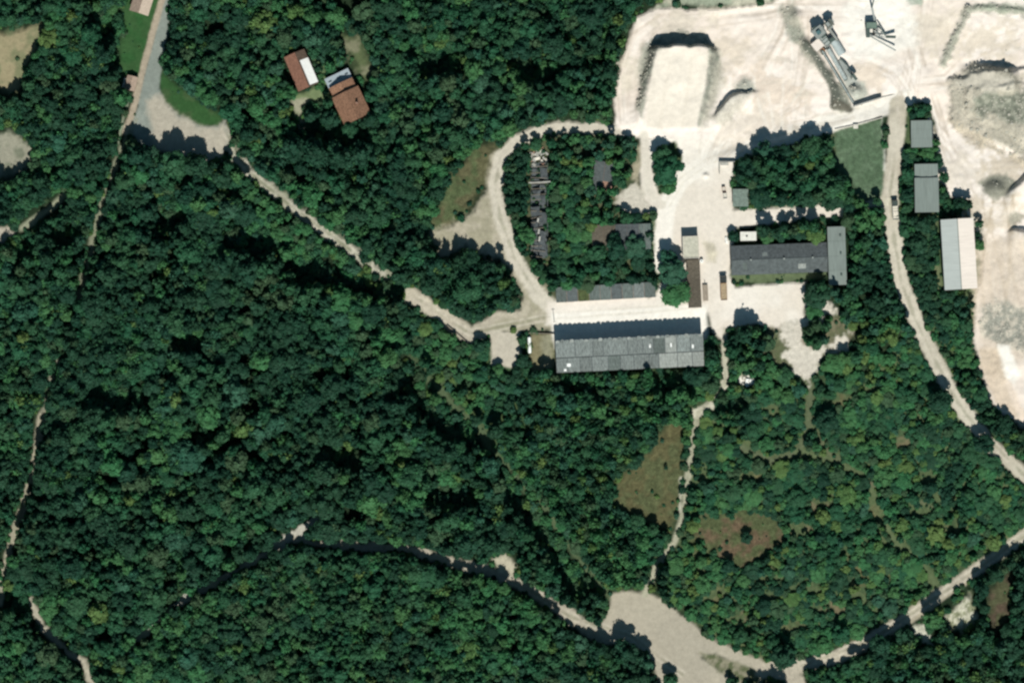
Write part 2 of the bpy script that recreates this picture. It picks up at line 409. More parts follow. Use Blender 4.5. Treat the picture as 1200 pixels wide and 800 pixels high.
# --- sandy western loop
layer(('poly', [(575,180),(592,172),(590,225),(596,272),(609,312),(640,336),(650,386),(556,388),(575,378),(606,372),(612,345),(595,312),(545,290),(516,304),(504,272),(530,262),(552,250),(568,222)]), (.39,.35,.275), 5, 5, .8, col2=(.31,.285,.21), n2=N1, sheet='dirt_yard')
layer(('line', [(745,156),(700,150),(655,150),(625,156),(602,168),(586,186),(580,218),(587,258),(602,300),(628,342),(648,362)], 13, 18), (.52,.475,.40), 2.5, 2, .6, sheet='dirt_road')
layer(('poly', [(574,388),(610,388),(611,428),(600,432),(576,428)]), (.46,.415,.345), 2, 1.5, .6, sheet='dirt_yard')
layer(('poly', [(622,391),(651,391),(651,434),(622,436)]), (.14,.145,.085), 2, 1.5, col2=(.19,.17,.10), n2=N1, sheet='grass_plot')
layer(('line', [(641,398),(642,425)], 12), (.24,.23,.16), 4, 3, clear=False)
# --- quarry floor
QUARRY = [(722,151),(720,112),(732,62),(745,20),(770,9),(840,12),(905,4),(925,-64),(1700,-64),(1700,520),(1200,500),(1178,488),(1162,472),(1152,446),(1141,402),(1143,346),(1150,330),(1154,290),(1148,252),(1140,232),(1107,232),(1107,196),(1101,180),(1096,140),(1088,122),(1066,117),(1058,127),(1040,134),(1000,142),(958,158),(930,164),(862,178),(830,190),(770,166),(745,160)]
layer(('poly', QUARRY), CHALK, 3, 2.5, .32, col2=CHALK2, sheet='quarry_floor')
YARD = [(765,160),(866,165),(862,192),(858,215),(858,246),(905,243),(1000,238),(1000,252),(905,263),(862,266),(857,288),(855,322),(862,336),(945,330),(942,345),(943,372),(966,364),(966,386),(949,393),(941,402),(941,442),(925,422),(910,386),(880,380),(850,386),(848,400),(836,390),(828,366),(770,374),(640,381),(640,352),(768,347),(775,330),(768,292),(770,250),(750,232),(748,200),(752,165)]
layer(('poly', YARD), (.73,.67,.605), 2.5, 2, .4, col2=(.64,.575,.505), n2=N2, sheet='dirt_yard')
layer(('poly', [(768,172),(790,166),(800,184),(796,206),(784,226),(773,228),(765,200)]), (.05,.075,.034), 2, 2)
layer(('poly', [(885,385),(925,380),(985,368),(1004,392),(998,412),(965,424),(948,446),(930,440),(900,430)]), (.15,.14,.09), 6, 8, 1.4, col2=(.09,.105,.055), n2=N1, shift=6)
layer(('poly', [(912,382),(948,376),(950,392),(968,402),(1002,391),(994,408),(963,418),(946,446),(932,436),(922,410)]), (.54,.495,.43), 3, 9, shift=-5)
layer(('poly', [(942,338),(972,352),(978,366),(960,372),(944,368)]), (.54,.495,.43), 4, 9, shift=-4)
layer(('poly', [(948,378),(972,380),(968,400),(950,408),(940,398)]), (.17,.14,.09), 4, 4, clear=-1)
layer(('line', [(748,236),(745,205),(752,170)], 16, 10), (.34,.30,.22), 4, 5, col2=(.13,.14,.085), n2=N1)
layer(('poly', [(722,238),(734,216),(748,205),(757,232),(770,250),(742,253)]), (.50,.46,.395), 3, 5)
layer(('poly', [(755,262),(772,258),(770,300),(772,335),(760,350),(766,320),(760,300)]), (.12,.15,.085), 2, 2, clear=-1)
layer(('poly', [(856,322),(970,318),(968,326),(945,329),(862,333)]), (.10,.13,.07), 2, 2)
layer(('poly', [(644,366),(828,357),(830,400),(650,408)]), PALE, 3, 1, .5)
# haul road and lanes
layer(('line', [(1062,116),(1000,136),(930,158),(870,174),(828,190),(798,212),(782,240),(778,272),(776,310)], 22, 20), (.73,.68,.62), 2.5, 1.5, .4, sheet='haul_road')
layer(('line', [(755,158),(757,190),(758,215),(764,232),(775,240)], 12, 10), (.60,.55,.48), 2, 1.5, .5, sheet='haul_road')
layer(('line', [(1052,122),(1049,180),(1043,230),(1047,270),(1056,330),(1071,370),(1090,410),(1115,460),(1140,496),(1166,526),(1200,556),(1262,592)], 20, 17), (.45,.405,.33), 2, 1.2, .6, col2=(.50,.455,.38), sheet='dirt_road')
layer(('line', [(1002,243),(1025,238),(1044,234)], 8, 8), (.50,.46,.37), 3, 2, clear=False)
# quarry markings: tracks, rubble, slopes
ROUTES = [[(735,145),(733,95),(748,45),(775,24),(830,20),(900,12),(960,-20)], [(828,192),(850,150),(885,95),(915,40),(925,0)], [(845,185),(880,150),(930,120),(940,70),(935,20)], [(1062,118),(1072,70),(1082,20),(1088,-40)], [(1088,112),(1105,160),(1122,205),(1135,240),(1150,300)],
          [(1066,112),(1050,84),(1020,72),(1000,70)], [(1075,100),(1110,95),(1150,60),(1195,45)], [(1095,150),(1140,200),(1200,200)], [(1130,240),(1165,300),(1172,360)], [(900,12),(990,14),(1060,30),(1075,80)], [(765,150),(775,100),(785,65)], [(805,150),(810,100),(812,65)], [(930,150),(960,140),(1000,133)], [(1120,215),(1150,245),(1200,250)]]
for pts in ROUTES:
    for o in (-9, -5, -1.5, 2.5, 6, 10):
        q = []; ph = rng.random()*6
        for i, p in enumerate(pts):
            a = pts[max(i-1, 0)]; b = pts[min(i+1, len(pts)-1)]
            L = math.hypot(b[0]-a[0], b[1]-a[1]); oo = o+2.5*math.sin(i*1.7+ph)
            q.append((p[0] - oo*(b[1]-a[1])/L, p[1] + oo*(b[0]-a[0])/L))
        layer(('line', q, 1.5, 2.6), (.46, .385, .315) if rng.random() < .6 else (.82, .77, .71), 1.5, 1.2, .5, opac=rng.uniform(.3, .7), clear=False)
for bx, by, br, bc in ((845, 60, 26, (.70,.60,.50)), (905, 110, 34, (.70,.585,.49)), (1010, 95, 26, (.72,.61,.51)), (1095, 30, 30, (.72,.63,.53)), (1150, 50, 34, (.68,.59,.49)), (1130, 200, 26, (.72,.64,.56)), (1185, 190, 28, (.62,.53,.43)), (880, 150, 30, (.72,.635,.55)), (800, 30, 24, (.68,.60,.51)), (745, 90, 14, (.66,.59,.50)), (1170, 250, 24, (.66,.57,.47))):
    layer(('poly', [(bx+br*math.cos(a)*1.2, by+br*math.sin(a)*.8) for a in np.linspace(0, 5.8, 9)]), tuple(v*.9 for v in bc), 14, 26, .5, opac=.85, clear=False)
for i in range(26):
    a = rng.random()
    x0, y0 = 735+rng.random()*330, 20+rng.random()*120
    pts = [(x0, y0)]; ang = rng.choice([-.35, 1.25, 1.9, .1]) + rng.normal()*.15
    for k in range(5):
        ang += rng.normal()*.12; pts.append((pts[-1][0]+18*math.cos(ang), pts[-1][1]+18*math.sin(ang)))
    layer(('line', pts, 1.8, 2.2), (.56,.50,.425) if i % 3 else PALE, 1.5, 1.2, .5, opac=.45, clear=False)
for cx in (1150, 1158, 1166, 1175, 1184, 1192):
    pts = [(cx + 6*math.sin(k*.7+cx) + (k*1.5 if cx > 1160 else -k*.5), 230+k*22) for k in range(8)]
    layer(('line', pts, 2.2, 3), (.40,.32,.23), 1.8, 1.5, .8, opac=.5, clear=False)
layer(('poly', [(1142,280),(1200,270),(1700,270),(1700,420),(1200,420),(1182,440),(1160,440),(1146,400),(1143,350)]), (.49,.41,.33), 10, 8, .7, col2=(.57,.475,.385), opac=.75)
layer(('poly', [(1146,362),(1180,350),(1204,362),(1262,370),(1262,420),(1204,414),(1170,402),(1150,390)]), (.22,.23,.20), 5, 7, 1.5, col2=(.44,.40,.335), n2=N3, opac=.85)
layer(('poly', [(1144,405),(1170,410),(1180,440),(1200,500),(1170,475),(1152,445)]), (.50,.40,.30), 4, 4, .8, opac=.7)
layer(('poly', [(1170,405),(1182,404),(1196,440),(1188,452),(1178,440)]), PALE, 3, 2, .5)
layer(('line', [(1182,450),(1192,475),(1210,500)], 8, 8), (.66,.55,.46), 3, 2, .6)
layer(('poly', [(764,12),(800,-12),(912,-30),(906,2),(830,9),(790,6)]), (.30,.33,.25), 4, 3, 1.2, col2=(.45,.43,.34), n2=N1)
layer(('poly', [(912,8),(930,3),(940,28),(945,54),(960,74),(986,100),(1000,128),(986,131),(976,118),(968,96),(950,76),(930,52),(916,26)]), (.34,.32,.265), 4, 3, 1.3, col2=(.27,.272,.225), n2=N1)
layer(('line', [(944,52),(962,78),(976,100),(980,122)], 9, 13), (.12,.127,.105), 2.5, 2, 1.1)
layer(('line', [(980,122),(996,128)], 9, 7), (.12,.112,.09), 2.5, 2, 1.1)
layer(('poly', [(746,128),(748,98),(752,68),(760,46),(800,36),(832,44),(845,66),(842,90),(830,125),(820,152),(815,150),(826,100),(831,64),(820,54),(798,52),(774,57),(760,100),(751,136)]), RUB, 4, 4, 1.3, col2=(.32,.315,.265), n2=N1)
layer(('poly', [(840,78),(846,66),(848,95),(826,150),(818,155),(828,120)]), (.42,.39,.325), 5, 3, 1.2, opac=.8)
layer(('poly', [(768,62),(800,57),(829,64),(825,100),(815,150),(757,150),(760,110)]), (.65,.585,.51), 2, 1, .4)
layer(('line', [(785,70),(772,150)], 3), (.58,.515,.44), 2, 1, .5, opac=.5)
layer(('line', [(810,70),(800,150)], 3), (.58,.515,.44), 2, 1, .5, opac=.5)
layer(('poly', [(832,138),(848,118),(862,102),(874,92),(884,106),(878,118),(858,140),(846,146)]), (.48,.445,.38), 5, 4, 1.2, opac=.8)
layer(('poly', [(862,104),(872,92),(884,104),(876,112)]), (.38,.38,.33), 4, 3, 1.3)
layer(('poly', [(1113,92),(1136,76),(1188,76),(1198,100),(1204,150),(1240,190),(1200,188),(1165,168),(1130,152),(1116,150),(1112,120)]), (.39,.355,.29), 5, 5, 1.3, col2=(.47,.42,.345), n2=N1)
layer(('poly', [(1128,86),(1150,84),(1185,92),(1188,106),(1160,108),(1120,100)]), (.55,.50,.42), 4, 3, .8)
layer(('poly', [(1141,116),(1152,110),(1180,110),(1204,104),(1240,110),(1240,146),(1180,146),(1160,132),(1150,140),(1138,132)]), (.17,.178,.142), 3, 4, 1.4, col2=(.26,.258,.21), n2=N3)
layer(('poly', [(1112,140),(1130,150),(1165,168),(1200,188),(1215,200),(1180,186),(1150,172),(1125,158)]), (.42,.36,.28), 4, 5, 1.5, opac=.8)
layer(('poly', [(1148,214),(1160,206),(1178,206),(1190,214),(1180,230),(1164,236),(1152,230)]), (.23,.225,.185), 3, 3, 1.0)
layer(('poly', [(1180,252),(1190,246),(1200,252),(1198,262),(1184,262)]), (.36,.33,.27), 3, 3, 1.2)
layer(('line', [(1105,76),(1114,56),(1122,38),(1135,13),(1152,10),(1200,14),(1262,16)], 9, 11), (.34,.335,.275), 3, 3, 1.6)
layer(('line', [(1142,8),(1262,12)], 8, 10), (.33,.36,.28), 4, 3, 1.3, opac=.8)
layer(('poly', [(1055,-20),(1085,-20),(1080,8),(1066,6)]), (.32,.35,.29), 3, 3, 1.2)
layer(('poly', [(984,10),(1045,-10),(1070,10),(1075,50),(1045,70),(1000,70)]), (.80,.765,.71), 8, 6, .4, opac=.7)
layer(('poly', [(974,64),(990,76),(1004,92),(1014,106),(1012,114),(1002,119)]), (.36,.385,.36), 4, 3, .9, opac=.9)
layer(('poly', [(993,100),(1012,98),(1018,112),(1004,118)]), (.40,.40,.35), 4, 3, 1.2)
layer(('poly', [(825,284),(836,284),(842,295),(838,307),(830,306)]), (.50,.45,.36), 3, 2, 1)
# wheel ruts on the lanes
RUT = [[(262,150),(292,202),(345,245),(420,300)], [(484,346),(520,372),(550,390),(650,370)], [(1049,180),(1043,230),(1047,270),(1056,330),(1071,370),(1090,410),(1115,460),(1140,496),(1200,556)],
       [(942,779),(1020,750),(1100,698),(1200,628)], [(586,186),(580,218),(587,258),(602,300),(628,342)], [(1000,136),(930,158),(870,174),(828,190),(798,212),(782,240)], [(650,370),(770,362),(826,356)], [(585,672),(632,697),(668,722),(740,745),(800,790)]]
for pts in RUT:
    for o in (-3.2, 3.2):
        q = []
        for i, p in enumerate(pts):
            a = pts[max(i-1, 0)]; b = pts[min(i+1, len(pts)-1)]
            L = math.hypot(b[0]-a[0], b[1]-a[1]); q.append((p[0] - o*(b[1]-a[1])/L, p[1] + o*(b[0]-a[0])/L))
        layer(('line', q, 1.6, 1.6), (.56,.51,.43), 1.4, 1.0, opac=.6, clear=False, grain=.8)
for pts in (RUT[0], RUT[1], RUT[2], RUT[3], RUT[4], RUT[7], [(160,140),(124,230),(101,320),(76,400),(50,490),(38,560),(12,640),(0,700)], [(848,385),(850,452),(818,484),(806,560),(801,600),(770,662)]):
    layer(('line', pts, 2.0, 2.0), (.20,.20,.135), 1.6, 3.0, opac=.5, clear=False)
C *= (1 + .16*(N2-.5) + .22*(N3-.5)*G)[..., None]
C = np.clip(C, 0, .88)
far = ((X < -73) | (X > 1273) | (Y < -65) | (Y > 865)) & (sd_poly(X, Y, QUARRY) < 0)
C[far] = (.018, .042, .024); G[far] = 1.0

# ------------------------------------------------------------------ relief (metres)
def smax(a, b): return np.maximum(a, b)
# loading ramp: flat top that falls away steeply on its north end
t = np.clip((155-Y)/98, 0, 1.0)
xl = lerp(748., 771., np.clip((150-Y)/95, 0, 1)); xr = lerp(816., 831., np.clip((150-Y)/85, 0, 1))
yn = 56 + ((X-800)/34)**2*3 + (N1-.5)*5
top = sstep(-13, 1, X-xl + (N3-.5)*4)*sstep(-13, 1, xr-X + (N3-.5)*4)*sstep(-5, 0, Y-yn)
apron = sstep(-28, -2, Y-yn+0*X)*sstep(-16, 2, X-xl)*sstep(-16, 2, xr-X)
H = smax(H, 7.6*t*top)
# crescent heap
d1 = sd_poly(X, Y, [(833,140),(848,121),(860,110),(874,106),(884,110),(874,122),(852,142),(842,148)]) if False else None
ln, tt = seg_dist(X, Y, 836, 136, 858, 113); ln2, t2 = seg_dist(X, Y, 858, 113, 882, 108)
side = np.where(((X-836)*(113-136) - (Y-136)*(858-836)) < 0, 1, -1)
nearline = np.minimum(ln, ln2)
yl = np.interp(X, [836, 847, 858, 870, 882], [137, 124, 112, 108.5, 108])
dn_ = Y - yl
H = smax(H, 3.4*sstep(-3, 1, dn_ + (N3-.5)*3)*sstep(30, 3, dn_)*sstep(832, 846, X)*sstep(892, 876, X)*sstep(260, 0, nearline*4))
H = smax(H, 1.2*sstep(16, 0, np.hypot(X-873, (Y-101)*1.1)))
# eastern terrace
yl = np.interp(X, [1128, 1140, 1160, 1180, 1192], [86, 82.5, 84, 88, 88]) + (N1-.5)*5
dn_ = Y-yl
terr = sstep(-11, 0, dn_)*sstep(1118, 1150, X)*sstep(1196, 1184, X)
H = smax(H, 4.6*terr*sstep(60, 14, dn_))
dn_ = Y - (np.interp(X, [1138, 1150, 1180, 1210], [132, 112, 108, 104]) + (N1-.5)*6)
H = H - 1.6*sstep(0, 5, dn_)*sstep(40, 22, dn_)*sstep(1136, 1146, X)*sstep(1262, 1200, X)*(H < 5)
# spoil heaps east of the hall
yl = np.interp(X, [1174, 1182, 1192, 1204, 1262], [236, 226, 219, 208, 170]) + (N1-.5)*4
dn_ = Y-yl
H = smax(H, 3.6*sstep(-8, 1, dn_)*sstep(40, 4, dn_)*sstep(1172, 1190, X)*sstep(1262, 1215, X))
yl = np.interp(X, [1178, 1186, 1200, 1262], [274, 269, 272, 280]) + (N1-.5)*3
dn_ = Y-yl
H = smax(H, 3.2*sstep(-3, 1, dn_)*sstep(30, 4, dn_)*sstep(1178, 1190, X)*sstep(1262, 1225, X))
H = smax(H, 2.4*sstep(16, 0, np.hypot(X-1166, (Y-221)*1.15) + (N1-.5)*8))
# berm and crusher bank
bd = sd_line(X, Y, [(1105,76),(1114,56),(1122,38),(1135,13),(1152,10),(1200,14),(1262,16)], 8)
H = smax(H, 1.3*sstep(-4, 5, bd + (N3-.5)*6))
bench = sd_poly(X, Y, [(1113,92),(1117,150),(1135,152),(1165,168),(1185,178),(1200,192),(1300,240),(1300,86),(1190,80),(1140,86)]) + (N1-.5)*10 + (N3-.5)*5
H = H + 1.9*sstep(-3, 3, bench) + .9*sstep(14, 20, bench)
bd = sd_line(X, Y, [(944,50),(962,78),(976,100),(984,122)], 8, 12)
H = smax(H, 1.8*sstep(-5, 6, bd + (N1-.5)*7))
for hx, hy, hr, hh in ((1003, 107, 11, 2.4), (827, 206, 5, 1.3), (833, 295, 10, .7), (932, 20, 12, 1.5), (905, 60, 9, .5)):
    H = smax(H, hh*sstep(hr, 0, np.hypot(X-hx, Y-hy) + (N3-.5)*3))
quar = sstep(-2, 10, sd_poly(X, Y, QUARRY))
H += quar*(fbm(X, Y, 22, 9)-.5)*1.5 + quar*(fbm(X, Y, 70, 19, 2)-.5)*3.0 + quar*(N3-.5)*.35*G + (1-quar)*(N1-.5)*.25
rubz = sstep(1.15, 1.6, G)*quar
H += rubz*(fbm(X, Y, 4.5, 12, 3)-.5)*.6
H[(X < -73) | (X > 1273) | (Y < -65) | (Y > 865)] = 0
def Hat(x, y):
    i = int(np.clip(np.searchsorted(gx, x), 0, NX-1)); j = int(np.clip(np.searchsorted(gy, y), 0, NY-1))
    return float(H[j, i])
def CLRat(x, y):
    i = int(np.clip(np.searchsorted(gx, x), 0, NX-1)); j = int(np.clip(np.searchsorted(gy, y), 0, NY-1))
    return float(CLR[j, i])

# ------------------------------------------------------------------ ground and sheets
VX, VY = (X-600)*S, (400-Y)*S
def add_sheet(name, cellmask, dz):
    j, i = np.nonzero(cellmask)
    a = j*NX+i
    F = np.stack([a+NX, a+NX+1, a+1, a], 1)
    u, inv = np.unique(F, return_inverse=True)
    F = inv.reshape(F.shape)
    V = np.stack([VX.ravel()[u], VY.ravel()[u], H.ravel()[u]+dz], 1)
    c = np.concatenate([C.reshape(-1, 3)[u], np.ones((len(u), 1))], 1)
    me = np_mesh(name, V, F, SOIL, {'soil': ('FLOAT_COLOR', c), 'grain': ('FLOAT', G.ravel()[u])}, True)
    o = bpy.data.objects.new(name, me); COL.objects.link(o)
    o['kind'] = 'structure'
    return o
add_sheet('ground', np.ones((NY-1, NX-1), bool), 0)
inner = np.zeros((NY-1, NX-1), bool); inner[7:-7, 7:-7] = True
for k, (nm, dn) in enumerate(SHEETS):
    ok = dn > 0
    cell = ok[:-1, :-1] & ok[1:, :-1] & ok[:-1, 1:] & ok[1:, 1:] & inner
    if cell.any(): add_sheet(nm, cell, .02 + .004*k)

# ------------------------------------------------------------------ buildings
PLASTER = mat('plaster', (.50, .46, .40), .9, .15, .8, .1)
CONCRETE = mat('concrete', (.36, .35, .32), .9, .18, 1.0, .2)
BRICKW = mat('old_brick', (.27, .16, .12), .9, .2, 2, .2)
GLASS = mat('window_glass', (.04, .05, .06), .15, .05, 1, 0, 0, .6)
DOORM = mat('door_paint', (.12, .14, .13), .6, .15, 2)
FIBRO = mat('fibre_cement_sheet', (.165, .185, .18), .9, .34, 1.1, .35, 0, .2, 5, (2.6, .5, 1))
FIBRO_D = mat('mossy_fibre_cement', (.105, .125, .118), .9, .3, 1.2, .35, 0, .2, 5, (2.6, .5, 1))
FIBRO_P = mat('pale_fibre_cement', (.255, .27, .255), .9, .22, 1.0, .35, 0, .2, 5, (2.6, .5, 1))
SLATE = mat('dark_bitumen_roof', (.075, .085, .09), .9, .22, .9, .2, 0, .2, 4)
SLATE2 = mat('dark_bitumen_roof_lit', (.085, .098, .10), .9, .2, .8, .2, 0, .2, 4)  # lighter copy of the roofing, sun on the south slope put into its colour
STEEL = mat('grey_steel_roof', (.18, .21, .195), .7, .10, .5, .1, 0, .3, 6, (4, .3, 1))
STEEL2 = mat('pale_steel_roof', (.41, .435, .42), .7, .07, .4, .1, 0, .3, 6, (.3, 4, 1))
PINKR = mat('bright_pinkish_roof', (.70, .615, .555), .7, .06, .4, .05, 0, .3, 6, (.3, 4, 1))
WHITE = mat('white_paint', (.84, .84, .82), .6, .05, 1)
TERRA = mat('terracotta_tile', (.225, .122, .078), .85, .34, 1.6, .5, 0, .2, 7)
TERRA_D = mat('old_terracotta_tile', (.17, .085, .06), .9, .25, 1.6, .5, 0, .2, 7)
ROOFBR = mat('brown_sheet_roof', (.10, .085, .065), .9, .22, 1, .2)
PINKGREY = mat('faded_tile', (.32, .24, .19), .9, .16, 1.4, .35, 0, .2, 6)
PINKPALE = mat('faded_tile_pale', (.46, .37, .30), .9, .12, 1.4, .3, 0, .2, 6)
BLUEGREY = mat('blue_grey_sheet', (.33, .38, .42), .7, .08, .8)
DARKBR = mat('old_dark_tile', (.085, .06, .045), .9, .25, 1.5, .4)
TIMBER = mat('weathered_timber', (.21, .18, .145), .9, .25, 2, .2)
RUST = mat('rusty_steel', (.22, .11, .06), .85, .3, 2, .2)
DKSTEEL = mat('dark_green_steel', (.055, .08, .072), .7, .2, 1.2)
TEAL = mat('dusty_teal_steel', (.06, .125, .135), .7, .2, 1.0)
GREYST = mat('dusty_grey_steel', (.24, .26, .25), .75, .15, 1.2)
RUBBER = mat('belt_rubber', (.12, .145, .145), .85, .25, 1.2)
TYRE = mat('tyre_rubber', (.025, .025, .025), .9, .1, 3)
STONE = mat('broken_limestone', (.56, .52, .46), .95, .2, 1.5, .3)
MOSS = mat('roof_moss', (.07, .09, .035), .95, .35, 1.2, .3)

def flat_opening(mb, x, y, z0, z1, w, ax, out):
    if ax == 'y': mb.box(x-w/2, x+w/2, min(y, y+out), max(y, y+out), z0, z1)
    else: mb.box(min(x, x+out), max(x, x+out), y-w/2, y+w/2, z0, z1)
def openings(root, w, l, eave, nx, ny, door=True, big=False):
    """windows and a door on the four walls of a w (x) by l (y) building"""
    zs, zt = (.45*eave, .75*eave) if not big else (.5*eave, .78*eave)
    for k in range(ny):
        y = -l/2 + (k+.5)*l/ny
        for s in (-1, 1):
            m = MB(); flat_opening(m, s*w/2, y, zs, zt, min(1.4, l/ny*.5)*(1.6 if big else 1), 'x', s*.05); m.build('window', GLASS, root)
    for k in range(nx):
        x = -w/2 + (k+.5)*w/nx
        for s in (-1, 1):
            if door and k == 0 and s == -1:
                m = MB(); flat_opening(m, x, s*l/2, .0, min(2.2, eave*.7) if not big else eave*.6, 1.1 if not big else 3.2, 'y', s*.07); m.build('door', DOORM, root)
            else:
                m = MB(); flat_opening(m, x, s*l/2, zs, zt, min(1.4, w/nx*.5), 'y', s*.05); m.build('window', GLASS, root)
def gable(root, w, l, eave, ridge, wallm, rA, rB, oh=.4, ridge_axis='y', capm=None, xr=0.0, thick=.16, y0=None, y1=None, x0=None):
    """gabled block; the ridge runs along local y (or x). rA covers the -x (or +y) slope, rB the other"""
    if ridge_axis == 'x':
        T = Matrix.Rotation(R(-90), 4, 'Z'); w, l = l, w
    else: T = Matrix.Identity(4)
    a, b = (-l/2 if y0 is None else y0), (l/2 if y1 is None else y1)
    m = MB()
    P = [(-w/2, eave-.05), (-w/2, 0), (w/2, 0), (w/2, eave-.05), (xr, ridge-.18)]
    A = [m.bm.verts.new(T @ Vector((p[0], a, p[1]))) for p in P]; B = [m.bm.verts.new(T @ Vector((p[0], b, p[1]))) for p in P]
    m.bm.faces.new(A); m.bm.faces.new(B[::-1])
    for i in range(5): m.bm.faces.new((A[i], A[(i+1)%5], B[(i+1)%5], B[i]))
    m.build('wall', wallm, root)
    for s, mt in ((-1, rA), (1, rB)):
        run = w/2 - s*xr; sl = (ridge-eave)/run
        xe = s*(w/2+oh); ze = eave - oh*sl
        pts = [Vector((xr + s*.01, a-oh, ridge)), Vector((xe, a-oh, ze)), Vector((xe, b+oh, ze)), Vector((xr + s*.01, b+oh, ridge))]
        m = MB(); m.slab([T @ p for p in pts], thick); m.build('roof', mt, root)
    m = MB(); m.beam(T @ Vector((xr, a-oh-.02, ridge+.05)), T @ Vector((xr, b+oh+.02, ridge+.05)), .36, .12); m.build('ridge_cap', capm or rA, root)

# --- the long grey workshop hall with its patchwork monopitch roof
Lh, Dh = 62.3, 13.4
hall = thing('warehouse', 'long warehouse with patchwork grey sheet roof on the south side of the white yard', 'warehouse', (737.5, 414), 2.75)
zN, zS = 8.2, 6.4
m = MB(); m.box(-Lh/2+.3, Lh/2-.3, -Dh/2+.4, Dh/2-.5, 0, zS-.35)
m.bm.verts.ensure_lookup_table()
for v in m.bm.verts:
    if v.co.z > 1: v.co.z = zS-.35 + (zN-zS)*(v.co.y+Dh/2)/Dh
m.build('wall', CONCRETE, hall)
up = [0, 13.2, 25.2, 32.3, 48.8, 59.0, 66.2, 74.0, 81.8, 91.2, 100]
lo = [0, 7.8, 16.2, 24.4, 35.2, 43.5, 52.6, 62.8, 69.5, 82.0, 92.0, 100]
zof = lambda y: zS + (zN-zS)*(y+Dh/2)/Dh
pm = [FIBRO, FIBRO_D, FIBRO_P, FIBRO, FIBRO, FIBRO_P]
ysplit = -.5
for row, (cuts, ya, yb) in enumerate(((up, ysplit+.17, Dh/2), (lo, -Dh/2, ysplit-.17))):
    for k in range(len(cuts)-1):
        xa = -Lh/2+Lh*cuts[k]/100+.13; xb = -Lh/2+Lh*cuts[k+1]/100-.13
        dz = random.uniform(0, .10)
        m = MB(); m.slab([(xa, ya, zof(ya)+dz), (xb, ya, zof(ya)+dz), (xb, yb, zof(yb)+dz), (xa, yb, zof(yb)+dz)], .12)
        # corrugated laps across each panel
        n = max(2, int((xb-xa)/1.15))
        for q in range(1, n):
            xx = xa+(xb-xa)*q/n
            m.beam((xx, ya+.05, zof(ya)+dz+.03), (xx, yb-.05, zof(yb)+dz+.03), .12, .08)
        for q in (1, 2, 3):
            yy = ya+(yb-ya)*q/4
            m.beam((xa+.05, yy, zof(yy)+dz+.02), (xb-.05, yy, zof(yy)+dz+.02), .14, .06)
        m.build('roof_panel', random.choice(pm), hall)
m = MB(); m.box(-Lh/2+.1, Lh/2-.1, -Dh/2+.1, Dh/2-.35, 0, .1)
for v in m.bm.verts: v.co.z += zof(v.co.y) - .32
m.build('roof_deck', SLATE, hall)
n = 31
for k in range(n):                       # overlapping sheet ends along the north eave
    xa = -Lh/2+Lh*k/n; xb = xa+Lh/n
    m = MB(); e = Dh/2+(.45 if k % 2 else .25)+random.uniform(-.1, .1)
    xm = (xa+xb)/2
    m.slab([(xa+.1, Dh/2-.8, zN+.12), (xb-.1, Dh/2-.8, zN+.12), (xb-.25, e-.25, zN+.2), (xm, e, zN+.22), (xa+.25, e-.25, zN+.2)], .08)
    m.build('eave_sheet', FIBRO if k % 3 else FIBRO_P, hall)
for k in range(12):
    x = -Lh/2+Lh*(k+.5)/12
    m = MB(); m.box(x-1.3, x+1.3, -Dh/2+.33, -Dh/2+.4, 2.4, 4.6); m.build('window', GLASS, hall)
    m = MB()
    if k in (2, 6, 10): m.box(x-1.9, x+1.9, Dh/2-.5, Dh/2-.42, 0, 4.4); m.build('door', DOORM, hall)
    else: m.box(x-1.3, x+1.3, Dh/2-.5, Dh/2-.43, 3.0, 5.6); m.build('window', GLASS, hall)
for x, y, sx, sy in ((8.6, 3.1, .35, 1.1), (26.6, 2.2, .4, 1.2), (-25.8, -3.6, .8, .7), (17.5, 2.7, .3, .8), (-27.4, -5.6, .5, .5)):
    m = MB(); z = zof(y)+.14; m.slab([(x-sx, y-sy, z), (x+sx, y-sy, z), (x+sx, y+sy, z), (x-sx, y+sy, z)], .05); m.build('patch', WHITE, hall)

# --- long dark building and grey annex block
o = thing('workshop', 'long low workshop with dark slate coloured gable roof', 'workshop', (912.5, 303.5), 2.1)
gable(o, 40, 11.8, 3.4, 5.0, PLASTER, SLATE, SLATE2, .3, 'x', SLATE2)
openings(o, 40, 11.8, 3.4, 9, 2)
for x, y, w_, l_, mt in ((9.5, -3.4, 1.6, 1.0, FIBRO_P), (-6, 2.2, 1.1, .8, FIBRO), (-14.5, -2.6, .8, 1.4, FIBRO_D)):
    z = 5.0-1.6*abs(y)/5.9+.10
    m = MB(); zz = lambda yy: 5.0-1.6*abs(yy)/5.9+.06; m.slab([(x-w_, y-l_, zz(y-l_)), (x+w_, y-l_, zz(y-l_)), (x+w_, y+l_, zz(y+l_)), (x-w_, y+l_, zz(y+l_))], .05); m.build('roof_patch', mt, o)
for x in (-12, 2, 14):
    m = MB(); m.box(x-.35, x+.35, -.35, .35, 4.9, 5.7); m.build('vent', GREYST, o)
o = thing('storage_hall', 'narrow storage hall with plain grey steel roof at the end of the dark workshop', 'storage hall', (980, 300), 1.9)
m = MB(); m.box(-3.4, 3.4, -12, 12, 0, 4.9); m.build('wall', CONCRETE, o)
for k in range(4):
    y0 = -12.3+k*6.15; m = MB(); m.slab([(-3.75, y0+.03, 5.0), (3.75, y0+.03, 5.25), (3.75, y0+6.12, 5.25), (-3.75, y0+6.12, 5.0)], .14); m.build('roof_panel', STEEL, o)
openings(o, 6.8, 24, 4.9, 2, 5)
for y in (-8, 1, 8.5):
    m = MB(); m.box(1.2, 1.9, y-.4, y+.4, 5.1, 5.75); m.build('vent', DKSTEEL, o)
